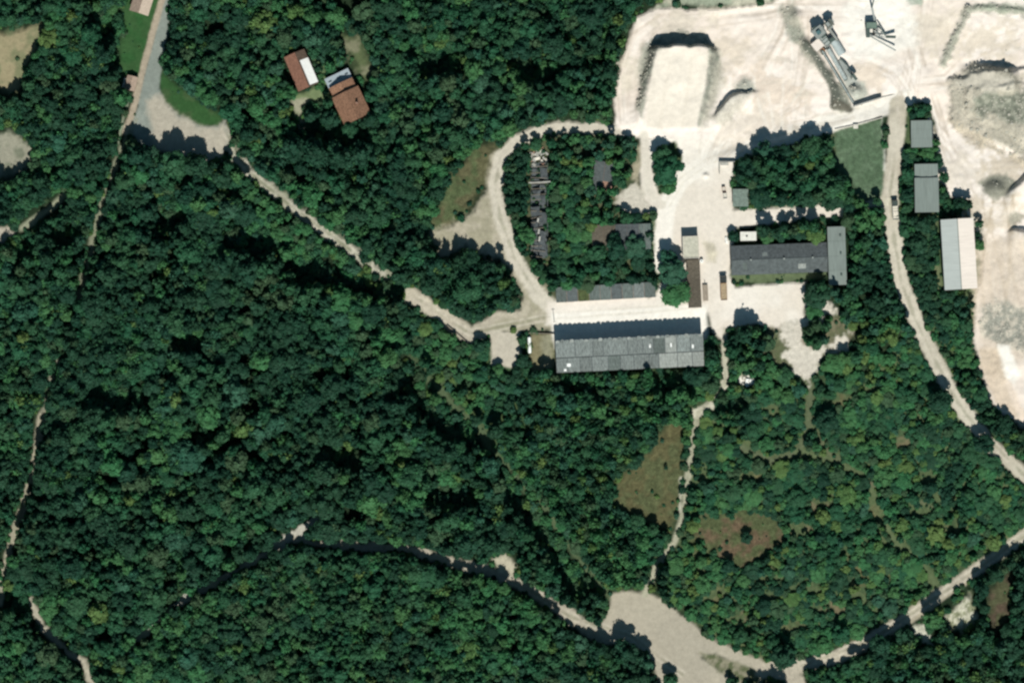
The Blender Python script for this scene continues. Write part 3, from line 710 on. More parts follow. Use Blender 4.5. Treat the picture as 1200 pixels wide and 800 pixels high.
# --- row of buildings beside the lane
o = thing('depot_building', 'grey-green flat-roofed shed, northernmost building east of the lane', 'shed', (1079, 157.5), 1)
m = MB(); m.box(-4.1, 4.1, -5.4, 5.4, 0, 3.5); m.build('wall', CONCRETE, o)
for k in range(3):
    y0 = -5.7+k*3.8; m = MB(); m.slab([(-4.4, y0+.02, 3.75), (4.4, y0+.02, 3.6), (4.4, y0+3.78, 3.6), (-4.4, y0+3.78, 3.75)], .14); m.build('roof_panel', STEEL, o)
m = MB(); m.box(4.42, 5.0, -5.4, 5.4, 0, 3.2); m.build('wall_shade_strip', SLATE, o)  # dark strip added to stand for the east wall and its shade
openings(o, 8.2, 10.8, 3.5, 2, 3)
o = thing('garage_building', 'grey garage in two roof steps, between the shed and the pink-white hall', 'garage', (1085, 229), 1)
gable(o, 9.6, 14, 4.7, 5.6, CONCRETE, STEEL, STEEL, .25, 'y', STEEL)
openings(o, 9.6, 14, 4.7, 2, 4)
m = MB(); m.box(-4.6, 4.6, 7.35, 12.8, 0, 3.7); m.build('wall', CONCRETE, o)
for s in (-1, 1):
    m = MB(); m.slab([(0, 7.45, 4.9), (s*4.9, 7.45, 3.95), (s*4.9, 13.1, 3.95), (0, 13.1, 4.9)], .14); m.build('roof', STEEL, o)
m = MB(); m.box(-4.9, 4.9, 7.26, 7.44, 3.6, 5.0); m.build('fascia', SLATE, o)
o = thing('production_hall', 'big hall with one grey and one pinkish-white roof slope', 'hall', (1122, 298), 3.5)
gable(o, 13.2, 29, 7.2, 8.8, PLASTER, STEEL2, PINKR, .3, 'y', STEEL)
openings(o, 13.2, 29, 7.2, 3, 6, True, True)
# --- yard buildings
o = thing('office_block', 'small pale flat-roofed block at the north end of the long brown shed', 'block', (809, 290), 2)
m = MB(); m.box(-3.3, 3.3, -4.6, 4.6, 0, 4.6); m.build('wall', PLASTER, o)
m = MB(); m.box(-3.1, 3.1, -4.4, 4.4, 4.6, 4.72); m.build('roof', mat('pale_gravel_roof', (.47, .45, .37), .95, .14, .8, .2), o)
m = MB()
for a in ((-3.4, 3.4, 4.4, 4.7), (-3.4, 3.4, -4.7, -4.4)): m.box(a[0], a[1], a[2], a[3], 4.55, 4.95)
for a in ((-3.4, -3.1), (3.1, 3.4)): m.box(a[0], a[1], -4.39, 4.39, 4.55, 4.95)
m.build('parapet', PLASTER, o)
openings(o, 6.6, 9.2, 4.6, 2, 3)
o = thing('long_shed', 'long brown-roofed lean-to shed partly under the big tree', 'shed', (813, 332.5), 2.6)
m = MB(); m.box(-2.5, 2.5, -9.8, 9.8, 0, 2.7); m.build('wall', BRICKW, o)
for k in range(5):
    y0 = -10.1+k*4.04; m = MB(); m.slab([(-2.8, y0+.02, 2.75), (2.8, y0+.02, 3.1), (2.8, y0+4.0, 3.1), (-2.8, y0+4.0, 2.75)], .12); m.build('roof_panel', ROOFBR, o)
openings(o, 5, 19.6, 2.7, 1, 5)
o = thing('kiosk', 'little white flat-roofed hut beside the dark workshop roof', 'hut', (876.5, 277), 1)
m = MB(); m.box(-3.2, 3.2, -1.75, 1.75, 0, 3.0); m.build('wall', PLASTER, o)
m = MB(); m.slab([(-3.4, -1.9, 3.1), (3.4, -1.9, 3.1), (3.4, 1.9, 3.2), (-3.4, 1.9, 3.2)], .15); m.build('roof', mat('hut_roof', (.62, .60, .54), .8, .1, 1), o)
m = MB(); m.box(-1.0, -.3, -.3, .4, 3.1, 3.5); m.build('vent', SLATE, o)
openings(o, 6.4, 3.5, 3, 3, 1)
o = thing('green_shed', 'small shed with a flat pale teal roof at the edge of the trees', 'shed', (867.5, 232), 0)
m = MB(); m.box(-3, 3, -3.4, 3.4, 0, 2.6); m.build('wall', TIMBER, o)
m = MB(); m.slab([(-3.3, -3.7, 2.7), (3.3, -3.7, 2.65), (3.3, 3.7, 2.9), (-3.3, 3.7, 2.95)], .12); m.build('roof', mat('teal_felt', (.15, .19, .165), .9, .2, 1), o)
openings(o, 6, 6.8, 2.6, 2, 2)
o = thing('open_store', 'roofless pale walled store beside the haul road trees', 'store', (852, 197), 0)
m = MB(); m.box(-3.4, 3.2, -.15, .15, 0, 2.2, Matrix.Translation((0, 2.6, 0))); m.build('wall', CONCRETE, o)
m = MB(); m.box(-3.4, -3.1, -2.6, 2.4, 0, 2.2); m.build('wall', CONCRETE, o)
m = MB(); m.box(-3.09, 3.2, -2.6, 2.4, .02, .16); m.build('slab', STONE, o)
m = MB(); m.box(-2.8, .5, 1.1, 2.3, .18, 1.4); m.build('bin', CONCRETE, o)
for i, (x, y, w, l, h, lab, mt) in enumerate(((848, 222, 1.5, 2.2, 1.5, 'small rusty skip north of another one beside the teal shed', RUST), (849.5, 229.5, 1.6, 2.3, 1.2, 'small grey skip beside the teal shed, south of the rusty one', GREYST))):
    o = thing('skip', lab, 'skip', (x, y), 6)
    m = MB(); m.box(-w/2, w/2, -l/2, l/2, .15, .3); m.build('floor_plate', mt, o)
    m = MB()
    for a in ((-w/2, -w/2+.1, -l/2, l/2), (w/2-.1, w/2, -l/2, l/2), (-w/2+.11, w/2-.11, -l/2, -l/2+.1), (-w/2+.11, w/2-.11, l/2-.1, l/2)): m.box(*a, .31, h)
    m.build('side_wall', mt, o)
    m = MB(); m.box(-w/2+.12, w/2-.12, -l/2+.12, l/2-.12, .31, h*.6); m.build('load', STONE, o)

# --- overgrown derelict buildings inside the loop
o = thing('derelict_shed', 'long low derelict shed with weedy grey roof facing the warehouse', 'shed', (709.5, 342.5), 3.2)
m = MB(); m.box(-20.6, 20.6, -2.9, 2.9, 0, 2.5); m.build('wall', BRICKW, o)
for k in range(9):
    x0 = -21+k*4.67; dz = random.uniform(-.05, .08)
    m = MB(); m.slab([(x0+.05, -3.2, 2.7+dz), (x0+4.6, -3.2, 2.7+dz), (x0+4.6, 3.2, 3.2+dz), (x0+.05, 3.2, 3.2+dz)], .12); m.build('roof_panel', (FIBRO_D, SLATE2, MOSS, FIBRO_D, FIBRO_D, SLATE2, FIBRO_D, FIBRO, FIBRO_D)[k], o)
openings(o, 41.2, 5.8, 2.5, 8, 1)
o = thing('derelict_workshop', 'derelict dark flat roof half hidden under trees by the bend of the haul road', 'workshop', (728, 278), 1.5)
m = MB(); m.box(-12, 12, -5, 5, 0, 3.2); m.build('wall', BRICKW, o)
for k in range(5):
    x0 = -12.4+k*4.96
    m = MB(); m.slab([(x0+.03, -5.4, 3.4), (x0+4.93, -5.4, 3.4), (x0+4.93, 5.4, 3.55), (x0+.03, 5.4, 3.55)], .14); m.build('roof_panel', (ROOFBR, ROOFBR, SLATE, SLATE, FIBRO_D)[k], o)
m = MB(); m.beam((9.6, -5.3, 3.62), (9.6, 5.3, 3.74), .2); m.build('roof_edge', FIBRO_P, o)
openings(o, 24, 10, 3.2, 5, 2)
o = thing('ruined_hall', 'roofless ruin with bare dark rafters and broken pale beams among bushes', 'ruin', (632, 248), 0)
for a in ((-3.6, -3.3, -20, 21), (3.3, 3.6, -20, 21), (-3.29, 3.29, -20, -19.7), (-3.29, 3.29, 20.7, 21), (-3.29, 3.29, 11.8, 12.1), (-3.29, 3.29, 2.5, 2.8)):
    lx, ly = a[1]-a[0], a[3]-a[2]; n = max(1, round(max(lx, ly)/3.2))
    for k in range(n):
        if random.random() < .3: continue
        b = (a[0]+lx*k/n+.01, a[0]+lx*(k+1)/n-.01, a[2], a[3]) if lx > ly else (a[0], a[1], a[2]+ly*k/n+.01, a[2]+ly*(k+1)/n-.01)
        m = MB(); m.box(*b, 0, random.uniform(.7, 2.8)); m.build('wall', SLATE2, o)
m = MB(); m.box(-3.28, 3.28, -19.6, 20.6, .02, .12); m.build('floor', SLATE, o)
for k in range(17):
    y = -19+k*2.35
    if k in (4, 9): continue
    m = MB(); m.beam((-3.5, y+random.uniform(-.5, .5), 2.9), (random.uniform(1, 3.5), y+random.uniform(-.6, .6), random.uniform(1.6, 3.1)), .22); m.build('rafter', TIMBER, o)
for x, y, w, l in ((1.5, -16, 3.4, 5), (-1.8, -11, 3, 5.5), (-1.7, 0, 3, 4.5), (1.7, 16, 3, 5), (-2, -6, 2.4, 5), (1.6, -11, 2.8, 6), (1.9, 5, 2.5, 4), (-1.6, 8, 3, 3), (1.2, -3, 3.4, 5), (-1.4, -15.5, 2.5, 4)):
    m = MB(); z = 2.2+random.random()*.6; j = lambda: random.uniform(-.7, .7); m.slab([(x-w/2+j(), y-l/2+j(), z+j()), (x+w/2+j(), y-l/2+j(), z+j()*.6), (x+w/2+j(), y+l/2+j(), z+j()), (x-w/2+j(), y+l/2+j(), z-.5)], .12); m.build('roof_panel', SLATE, o)
for y0, y1, x in ((-4.5, -2.8, -.7), (-9.5, -7.4, -.4), (-12.6, -10.5, -.1), (12, 12.4, 0)):
    m = MB(); m.beam((x, y0, 3.2), (x+.3, y1, 3.3), .7, .25); m.build('broken_beam', CONCRETE, o)
m = MB(); m.beam((-4.5, 12.0, 3.2), (6, 12.6, 3.2), .5, .3); m.build('cross_beam', CONCRETE, o)
o = thing('ruined_store', 'small dark collapsed roof hidden in the middle of the overgrown block', 'ruin', (707, 207), -8)
m = MB(); m.box(-4.2, 4.2, -6, 6, 0, 2.2); m.build('wall', BRICKW, o)
for a in ((-4.4, 0, -6.2, 6.2), (.1, 4.4, -2, 6.2)):
    m = MB(); m.slab([(a[0], a[2], 2.4), (a[1], a[2], 2.9), (a[1], a[3], 2.9), (a[0], a[3], 2.4)], .12); m.build('roof_panel', SLATE2, o)
def rubble_heap(lab, px, rad, n, mt, h=1.0):
    o = thing('rubble_heap', lab, 'rubble', px, 0)
    for k in range(n):
        a = random.random()*6.28; r = rad*math.sqrt(random.random()); s = random.uniform(.5, 1.2)
        M = Matrix.Translation((r*math.cos(a), r*math.sin(a), h*(1-r/rad)*.8+.2)) @ Matrix.Rotation(random.random()*3, 4, 'Z') @ Matrix.Rotation(random.uniform(-.5, .5), 4, 'X')
        m = MB(); m.box(-s, s, -s*.6, s*.6, -.25, .25, M); m.build('slab', mt[k % len(mt)], o)
rubble_heap('heap of pale broken slabs at the north end of the roofless ruin', (632, 186), 4.2, 26, (CONCRETE, STONE, CONCRETE, BRICKW))
rubble_heap('bright white rubble on the south side of the scrub below the yard', (874, 448), 2.6, 12, (WHITE, STONE))
rubble_heap('scattered pale slabs near the first hut bushes west of the dark workshop', (855, 280), 1.8, 8, (STONE, WHITE), .5)

# --- houses
o = thing('cottage', 'cottage with a two-tone faded roof cut off by the top edge beside the asphalt road', 'house', (169, -2), -17)
gable(o, 7.4, 13, 4, 6.4, PLASTER, PINKGREY, PINKPALE, .45, 'y', PINKGREY)
m = MB(); m.box(-1.2, -.6, 2, 2.6, 5, 7.2); m.build('chimney', BRICKW, o)
openings(o, 7.4, 13, 4, 2, 3)
o = thing('roadside_shed', 'small square pinkish-brown shed on the edge of the asphalt road', 'shed', (154, 98), -14)
gable(o, 3.9, 5.6, 2.6, 3.5, BRICKW, PINKGREY, PINKGREY, .3, 'y', PINKGREY)
openings(o, 3.9, 5.6, 2.6, 1, 1)
m = MB(); m.box(-3.4, -2.3, -2.5, 1.5, 0, 1.9); m.build('lean_to', CONCRETE, o)
o = thing('outbuilding', 'outbuilding with red-brown roof and a dazzling white roof sheet', 'outbuilding', (353.5, 83), 23)
gable(o, 8.6, 15, 3.2, 5.0, BRICKW, TERRA_D, DARKBR, .35, 'y', TERRA_D, xr=.2)
m = MB(); sl = 1.8/4.1
m.slab([(1.0, -7.2, 5.0-.8*sl+.12), (4.7, -7.2, 5.0-4.5*sl+.12), (4.7, 3.9, 5.0-4.5*sl+.12), (1.0, 3.9, 5.0-.8*sl+.12)], .06)
m.build('white_sheet', WHITE, o)
openings(o, 8.6, 15, 3.2, 2, 3)
o = thing('brick_house', 'stepped house with orange terracotta gable roofs in the woods', 'house', (408, 116), 25.5)
gable(o, 11.4, 11.6, 5.8, 8.6, PLASTER, TERRA, TERRA, .5, 'y', TERRA, y0=-9.4, y1=2.4)
wing = MB()
P = [(-5, 0), (5, 0), (5, 4.6), (0, 6.6), (-5, 4.6)]
A = [wing.bm.verts.new((p[0], 2.95, p[1])) for p in P]; B = [wing.bm.verts.new((p[0], 6.9, p[1])) for p in P]
wing.bm.faces.new(A); wing.bm.faces.new(B[::-1])
for i in range(5): wing.bm.faces.new((A[i], A[(i+1)%5], B[(i+1)%5], B[i]))
wing.build('wing_wall', PLASTER, o)
for s in (-1, 1):
    m = MB(); m.slab([(s*.01, 2.93, 6.8), (s*5.4, 2.93, 4.62), (s*5.4, 7.2, 4.62), (s*.01, 7.2, 6.8)], .16); m.build('wing_roof', TERRA, o)
m = MB(); m.box(-5.1, 5.1, 7.25, 11.2, 0, 2.7); m.build('terrace_wall', PLASTER, o)
m = MB(); m.slab([(-5.5, 7.22, 3.15), (5.5, 7.22, 3.15), (5.5, 11.6, 2.85), (-5.5, 11.6, 2.85)], .14); m.build('terrace_roof', BLUEGREY, o)
m = MB(); m.box(2.2, 3.0, -4, -3.2, 6.5, 9.2); m.build('chimney', BRICKW, o)
openings(o, 11.4, 18.8, 5, 3, 3)
o = thing('side_shed', 'dark red tiled shed roof under trees at the corner of the terracotta house', 'shed', (429, 140), 25)
gable(o, 4.2, 6, 2.5, 3.6, BRICKW, TERRA_D, TERRA_D, .3, 'y', TERRA_D)

# ------------------------------------------------------------------ quarry plant
def frame_from(px0, px1):
    (x0, y0), (x1, y1) = W(*px0), W(*px1)
    return math.degrees(math.atan2(y1-y0, x1-x0)), math.hypot(x1-x0, y1-y0)
BELT2 = mat('dusty_belt', (.30, .335, .33), .85, .2, 1.2)
def conveyor(lab, p0, p1, z0, z1, w, beltm, framem, legs=3, hood=False):
    """inclined belt conveyor from p0 (tail) to p1 (head)"""
    rot, L = frame_from(p0, p1)
    o = thing('conveyor', lab, 'conveyor', p0, rot)
    zf = lambda x: z0 + (z1-z0)*x/L
    m = MB(); m.slab([(0, -w*.36, z0), (L, -w*.36, z1), (L, w*.36, z1), (0, w*.36, z0)], .1); m.build('belt', beltm, o)
    for s in (-1, 1):
        m = MB(); m.beam((-.3, s*w*.47, zf(-.3)+.05), (L+.2, s*w*.47, zf(L+.2)+.05), max(.14, w*.12), .32); m.build('side_rail', framem, o)
    for e in (0, L):
        m = MB(); m.tube((e, -w*.5, zf(e)-.2), (e, w*.5, zf(e)-.2), .28, n=8); m.build('drum', DKSTEEL, o)
    for k in range(legs):
        x = L*(k+.6)/legs
        if zf(x) < .8: continue
        m = MB(); m.beam((x-.3, -w*.5, 0), (x, -w*.45, zf(x)-.12), .16); m.beam((x-.3, w*.5, 0), (x, w*.45, zf(x)-.12), .16); m.beam((x-.15, -w*.48, zf(x)*.5), (x-.15, w*.48, zf(x)*.5), .1)
        m.build('leg', framem, o)
    if hood:
        m = MB(); m.box(L-2.2, L+.6, -w*.6, w*.6, z1-.1, z1+.9); m.build('hood', framem, o)
    return o
def cone_pts(n, r): return [(r*math.cos(i*2*math.pi/n), r*math.sin(i*2*math.pi/n)) for i in range(n)]
# crusher tower: teal clad head with railings, on a braced frame
rot = -52
o = thing('crusher_tower', 'grey crusher tower with a dusty teal roof box at the head of the quarry plant', 'crusher', (958.5, 39), rot)
m = MB(); m.box(-1.9, 1.9, -2.1, 2.1, 3.2, 5.6); m.box(-1.3, 1.3, 2.1, 2.9, 3.6, 5.2); m.build('housing', GREYST, o)
m = MB(); m.box(-2.2, 2.2, -2.4, 2.4, 5.6, 5.75); m.build('roof', GREYST, o)
m = MB(); m.box(-.8, .9, -1, .6, 5.76, 6.8); m.build('motor', TEAL, o)
m = MB(); m.box(-2.9, -2.22, -1.6, .6, 4.6, 5.5); m.box(2.22, 3.1, -.5, 1.6, 4.4, 5.4); m.build('side_box', DKSTEEL, o)
for sx in (-1, 1):
    for sy in (-1, 1):
        m = MB(); m.beam((sx*2, sy*2, 0), (sx*1.8, sy*1.9, 3.2), .3); m.build('leg', DKSTEEL, o)
m = MB()
for s in (-1, 1): m.beam((s*1.9, -2, .6), (s*1.8, 2, 4), .16); m.beam((-2, s*1.95, .6), (1.8, s*1.95, 4), .16)
m.build('brace', DKSTEEL, o)
o = thing('screen_tower', 'dark grey screening tower at the north end of the crusher plant', 'screen tower', (970.5, 29), rot)
m = MB(); m.box(-1.3, 1.3, -1.5, 1.5, 2.8, 4.8); m.build('housing', DKSTEEL, o)
m = MB(); m.box(-1.5, 1.5, -1.7, 1.7, 4.8, 4.95); m.build('roof', mat('grey_green_steel', (.10, .11, .095), .8, .2, 1), o)
m = MB(); m.box(-1, .8, -1.2, .2, 4.96, 5.8); m.box(1.52, 2.2, -.6, .8, 3.6, 4.6); m.box(-.6, .6, 1.72, 2.4, 3.6, 4.6); m.build('motor', GREYST, o)
for sx in (-1, 1):
    for sy in (-1, 1):
        m = MB(); m.beam((sx*1.8, sy*1.9, 0), (sx*1.2, sy*1.4, 2.8), .26); m.build('leg', DKSTEEL, o)
o = thing('feed_chute', 'ribbed grey chute sloping down from the crusher tower', 'chute', (965, 47), -50)
m = MB(); m.slab([(-3.4, -1.5, 4.6), (3.4, -1.2, 1.9), (3.4, 1.2, 1.9), (-3.4, 1.5, 4.6)], .15); m.build('chute_floor', GREYST, o)
for k in range(5):
    x = -3+k*1.5; z = 4.6-2.7*(x+3.4)/6.8
    m = MB(); m.beam((x, -1.5, z+.1), (x, 1.5, z+.1), .2, .25); m.build('rib', DKSTEEL, o)
for s in (-1, 1):
    m = MB(); m.beam((-3.4, s*1.55, 4.8), (3.4, s*1.3, 2.1), .18, .6); m.build('side_wall', DKSTEEL if s > 0 else GREYST, o)
    m = MB(); m.beam((3, s*1.2, 0), (3, s*1.2, 2), .2); m.beam((-2.6, s*1.3, 0), (-2.6, s*1.3, 4.2), .2); m.build('leg', DKSTEEL, o)
o = thing('control_cabin', 'square pale-roofed control cabin beside the crusher chute', 'cabin', (958, 53), -50)
m = MB(); m.box(-1.8, 1.8, -2.1, 2.1, 0, 2.5); m.build('wall', GREYST, o)
m = MB(); m.box(-2, 2, -2.3, 2.3, 2.5, 2.65); m.build('roof', PINKR, o)
openings(o, 3.6, 4.2, 2.5, 1, 1)
o = thing('transfer_station', 'low steel transfer frame where the long conveyors start', 'transfer frame', (964, 59), -52)
for s in (-1, 1):
    m = MB(); m.box(-1.6, 1.6, s*1.3-.15, s*1.3+.15, 1.6, 2.0); m.build('beam', DKSTEEL, o)
    m = MB(); m.beam((s*1.5, -1.4, 0), (s*1.5, -1.4, 1.58), .2); m.beam((s*1.5, 1.4, 0), (s*1.5, 1.4, 1.58), .2); m.build('leg', DKSTEEL, o)
    m = MB(); m.box(s*1.5-.15, s*1.5+.15, -1.13, 1.13, 1.6, 1.95); m.build('cross_beam', GREYST, o)
m = MB(); m.box(-.9, .9, -.7, .7, 1.2, 1.58); m.build('hopper', RUST, o)
conveyor('longest conveyor, a thin dark line running to the corner of the retaining wall', (963, 60), (1000, 121), 2.0, .8, .8, BELT2, DKSTEEL, 5)
conveyor('wide grey conveyor between the thin conveyor and the vaulted tank', (970, 58), (991, 94), 2.6, 1.2, 1.7, BELT2, GREYST, 4)
conveyor('narrow pale conveyor running south-east from the screening tower', (969, 33), (981, 48), 5.0, 2.4, .9, GREYST, TIMBER, 2)
conveyor('short dark conveyor ending above the grey heap near the retaining wall', (994, 82), (1002, 93), 1.6, 4.0, 1.0, RUBBER, DKSTEEL, 2, True)
o = thing('storage_tank', 'pale vaulted tank with a dark end beside the wide conveyor', 'tank', (982, 56), 32)
m = MB(); m.vault(1.9, -3.4, 3.2, .5, 2.3, 12); m.build('shell', mat('dusty_tank', (.42, .47, .47), .6, .1, 1), o)
m = MB(); m.box(-1.6, .6, 3.25, 4.9, .3, 3.2); m.build('pump_house', DKSTEEL, o)
m = MB(); m.box(-1.95, 1.95, -3, -2.6, 0, .5); m.box(-1.95, 1.95, 2.2, 2.6, 0, .5); m.build('cradle', CONCRETE, o)
o = thing('stockpile_shade', 'added dark curved shade strip and bay holding fines east of the wide conveyor', 'stockpile', (990, 80), -50)
m = MB()
for k in range(8):
    x0 = -4.2+k*1.2; x1 = x0+1.2; f = lambda x: 1.5-.06*(x+1)**2
    m.beam((x0, f(x0), .9), (x1, f(x1), .9), .3, 1.8)
m.build('wall', DKSTEEL, o)  # dark curved strip added in place of the pile's cast shadow
m = MB(); m.slab([(-4, -1.2, .5), (4.6, -1.2, .3), (4.4, -.2, 1.0), (0, 1.2, 1.6), (-4, .9, 1.2)], .4); m.build('fines', GREYST, o)
# retaining wall: an L of concrete panels
rot, L = frame_from((1000, 125), (1033, 114.5))
o = thing('retaining_wall', 'low concrete retaining wall along the haul road south of the crusher', 'wall', (1000, 125), rot)
n = 5
for k in range(n):
    m = MB(); m.box(k*L/n+.02, (k+1)*L/n-.02, -.25, .25, 0, 2.3+random.uniform(-.05, .05)); m.build('panel', CONCRETE, o)
m = MB(); m.beam((L+.2, 0, .25), (L+6, -.4, .2), .3, .4); m.build('kerb', CONCRETE, o)
# mobile screener
o = thing('mobile_screener', 'dark tracked mobile screener with three folding booms in the white quarry', 'screener', (1020, 35), 0)
m = MB(); m.box(-2.2, 2.6, .2, 3.0, .9, 3.2); m.build('hopper', DKSTEEL, o)
m = MB(); m.slab([(-1.9, .4, 3.6), (2.3, .4, 3.5), (2.3, 2.8, 4.3), (-1.9, 2.8, 4.3)], .2); m.build('grid', mat('screen_mesh', (.12, .17, .14), .8, .2, 2), o)
m = MB(); m.box(-1.9, -.4, -3.4, .1, .8, 2.6); m.build('engine', DKSTEEL, o)
for s in (-1, 1):
    m = MB(); m.box(s*1.4-.35, s*1.4+.35, -2.6, 2.8, 0, .78); m.build('track', TYRE, o)
m = MB()
for a, b in (((-.3, -2.6, 1.6), (6.2, -3.2, 1.8)), ((2, 1, 2), (6.6, -3, 2)), ((1.2, -.4, 1.5), (4.2, -3.2, 1.6)), ((3.2, 0, 1.6), (2.6, -3, 1.6)), ((5.4, -1.6, 1.8), (4, -3.6, 1.6))): m.beam(a, b, .35)
m.build('chassis_frame', GREYST, o)
for k, (a, b, w, mt) in enumerate((((1.8, 2.6, 3.0), (.3, 9.0, 4.6), .75, GREYST), ((.3, 9.0, 4.6), (1.2, 13.2, 5.2), .5, DKSTEEL), ((6.4, -3.1, 2.0), (10.4, -3.3, 3.4), 1.1, DKSTEEL), ((-.6, -2.6, 1.7), (10.4, -9.0, 3.6), .55, GREYST))):
    m = MB(); m.beam(a, b, w, .4); m.build('boom', mt, o)
m = MB(); m.beam((3, 2.2, 2.6), (6.2, -2.6, 2.4), .45); m.build('strut', DKSTEEL, o)
for x, y, s in ((-4, 1.2, .5), (-4.4, -.8, .6), (-3.6, 2.4, .4), (5.6, 8.8, .5)):
    pass
# ------------------------------------------------------------------ vehicles
def truck(lab, px, rot, L, w, cabm, bedm, loadm):
    o = thing('dump_truck', lab, 'truck', px, rot, None, Hat(*px)+.15)
    c = L*.27
    m = MB(); m.box(-w*.42, w*.42, -L/2, L/2-.3, .75, 1.0); m.build('chassis', DKSTEEL, o)
    m = MB(); m.box(-w/2, w/2, L/2-c, L/2, .8, 2.0)
    m.slab([(-w/2, L/2-c, 2.9), (w/2, L/2-c, 2.9), (w/2, L/2-.35, 2.85), (-w/2, L/2-.35, 2.85)], .88)
    cab = m.build('cab', cabm, o)
    m = MB(); m.slab([(-w*.44, L/2-.33, 2.75), (w*.44, L/2-.33, 2.75), (w*.46, L/2-.02, 2.02), (-w*.46, L/2-.02, 2.02)], .05); m.build('windscreen', GLASS, o)
    for s in (-1, 1):
        m = MB(); m.box(s*w/2-.01*s, s*(w/2+.015), L/2-c+.4, L/2-.5, 2.1, 2.7); m.build('side_window', GLASS, o)
        m = MB(); m.box(s*w*.36-.12, s*w*.36+.12, L/2, L/2+.05, 1.0, 1.2); m.build('headlight', WHITE, o)
        m = MB(); m.box(s*(w/2+.05), s*(w/2+.3), L/2-.5, L/2-.4, 1.9, 2.5); m.build('mirror', DKSTEEL, o)
    y1 = L/2-c-.25
    m = MB(); m.box(-w/2, w/2, -L/2, y1, 1.05, 1.2); m.build('bed_floor', bedm, o)
    for a in ((-w/2, -w/2+.12, -L/2, y1), (w/2-.12, w/2, -L/2, y1), (-w/2+.121, w/2-.121, y1-.12, y1), (-w/2+.121, w/2-.121, -L/2, -L/2+.12)):
        m = MB(); m.box(*a, 1.2, 2.25); m.build('bed_side', bedm, o)
    m = MB(); n = 5
    for k in range(n):
        ya = -L/2+.13+(y1+L/2-.26)*k/n; yb = ya+(y1+L/2-.26)/n-.02
        z = 1.75+random.uniform(-.2, .35)
        m.box(-w/2+.13, w/2-.13, ya, yb, 1.21, z)
    m.build('load', loadm, o)
    for y in (L/2-c*.55, -L/2+L*.3, -L/2+L*.16):
        for s in (-1, 1):
            m = MB(); m.tube((s*w*.5-s*.4, y, .5), (s*w*.5, y, .5), .5, n=14); wl = m.build('wheel', TYRE, o)
            m = MB(); m.tube((s*w*.5, y, .5), (s*w*.5+s*.02, y, .5), .26, n=10); m.build('hub', GREYST, wl)
truck('dump truck with a dark cab and brown load in the white yard', (847.8, 337.5), 2, 10.2, 2.7, mat('dark_cab', (.03, .035, .035), .5, .1, 2), RUST, mat('brown_load', (.30, .23, .15), .95, .25, 2, .3))
truck('pale dump truck with a dark cab on the lane east of the field', (1048.7, 246), 4, 8.2, 2.4, mat('dark_cab_green', (.05, .065, .06), .5, .1, 2), GREYST, mat('pale_load', (.60, .55, .47), .95, .15, 2, .2))
o = thing('flatbed_trailer', 'rusty flatbed trailer parked along the brown shed', 'trailer', (826.5, 343), 3, None, .15)
m = MB(); m.box(-1.1, 1.1, -3.4, 3.4, .9, 1.05); m.build('deck', mat('trailer_deck', (.30, .25, .20), .9, .2, 1.5), o)
m = MB(); m.box(-.12, .12, 3.4, 5, .8, .95); m.build('drawbar', DKSTEEL, o)
for y in (-1.8, -.7):
    for s in (-1, 1):
        m = MB(); m.tube((s*.75, y, .42), (s*1.05, y, .42), .42, n=12); m.build('wheel', TYRE, o)
o = thing('water_tank', 'small white tank standing against the brown shed', 'tank', (822, 306), 0)
m = MB(); m.tube((0, 0, .3), (0, 0, 1.7), .75, n=16); m.build('body', WHITE, o)
m = MB(); m.tube((0, 0, 1.7), (0, 0, 1.85), .3, n=10); m.build('lid', GREYST, o)
m = MB(); m.box(-.7, .7, -.7, .7, 0, .3); m.build('plinth', CONCRETE, o)
o = thing('propane_tank', 'long white cylinder tank beside the walled plot west of the warehouse', 'tank', (620.5, 404), 2)
m = MB(); m.tube((0, -3.1, 1.0), (0, 3.1, 1.0), .72, n=14); m.tube((0, 3.1, 1), (0, 3.5, 1), .72, .35, 14); m.tube((0, -3.5, 1), (0, -3.1, 1), .35, .72, 14); m.build('shell', WHITE, o)
for y in (-2, 2):
    m = MB(); m.box(-.6, .6, y-.2, y+.2, 0, .42); m.build('saddle', CONCRETE, o)
o = thing('storage_drum', 'round white drum at the south edge of the teal shed', 'drum', (869, 243.5), 0)
m = MB(); m.tube((0, 0, 0), (0, 0, 1.3), .9, n=16); m.build('body', WHITE, o)
m = MB(); m.tube((0, 0, 1.3), (0, 0, 1.36), .95, n=16); m.build('rim', GREYST, o)
o = thing('pump_box', 'tiny white concrete box at the north edge of the grass field', 'pump box', (1002.5, 148.5), 0)
m = MB(); m.box(-.9, .9, -.8, .8, 0, 1.2); m.build('body', WHITE, o)
m = MB(); m.box(-1, 1, -.9, .9, 1.2, 1.3); m.build('lid', STONE, o)
def wall_run(lab, pts, h, t, mt, name='boundary_wall', cat='wall'):
    o = thing(name, lab, cat, pts[0], 0)
    x0, y0 = W(*pts[0])
    for a, b in zip(pts, pts[1:]):
        (ax, ay), (bx, by) = W(*a), W(*b)
        L = math.hypot(bx-ax, by-ay); n = max(1, round(L/4))
        for k in range(n):
            p = Vector((ax+(bx-ax)*(k+.01)/n-x0, ay+(by-ay)*(k+.01)/n-y0, h/2)); q = Vector((ax+(bx-ax)*(k+.985)/n-x0, ay+(by-ay)*(k+.985)/n-y0, h/2))
            m = MB(); m.beam(p, q, t, h); m.build('panel', mt, o)
wall_run('low boundary wall of the plot west of the warehouse', [(615, 390), (650, 391)], 1.1, .3, TIMBER)
wall_run('low broken wall along the north edge of the grass field', [(978, 152), (1000, 147), (1034, 138)], .7, .35, STONE)
wall_run('old straight wall along the side of the overgrown woodland road', [(524, 381), (551, 404)], 1.0, .4, TIMBER)
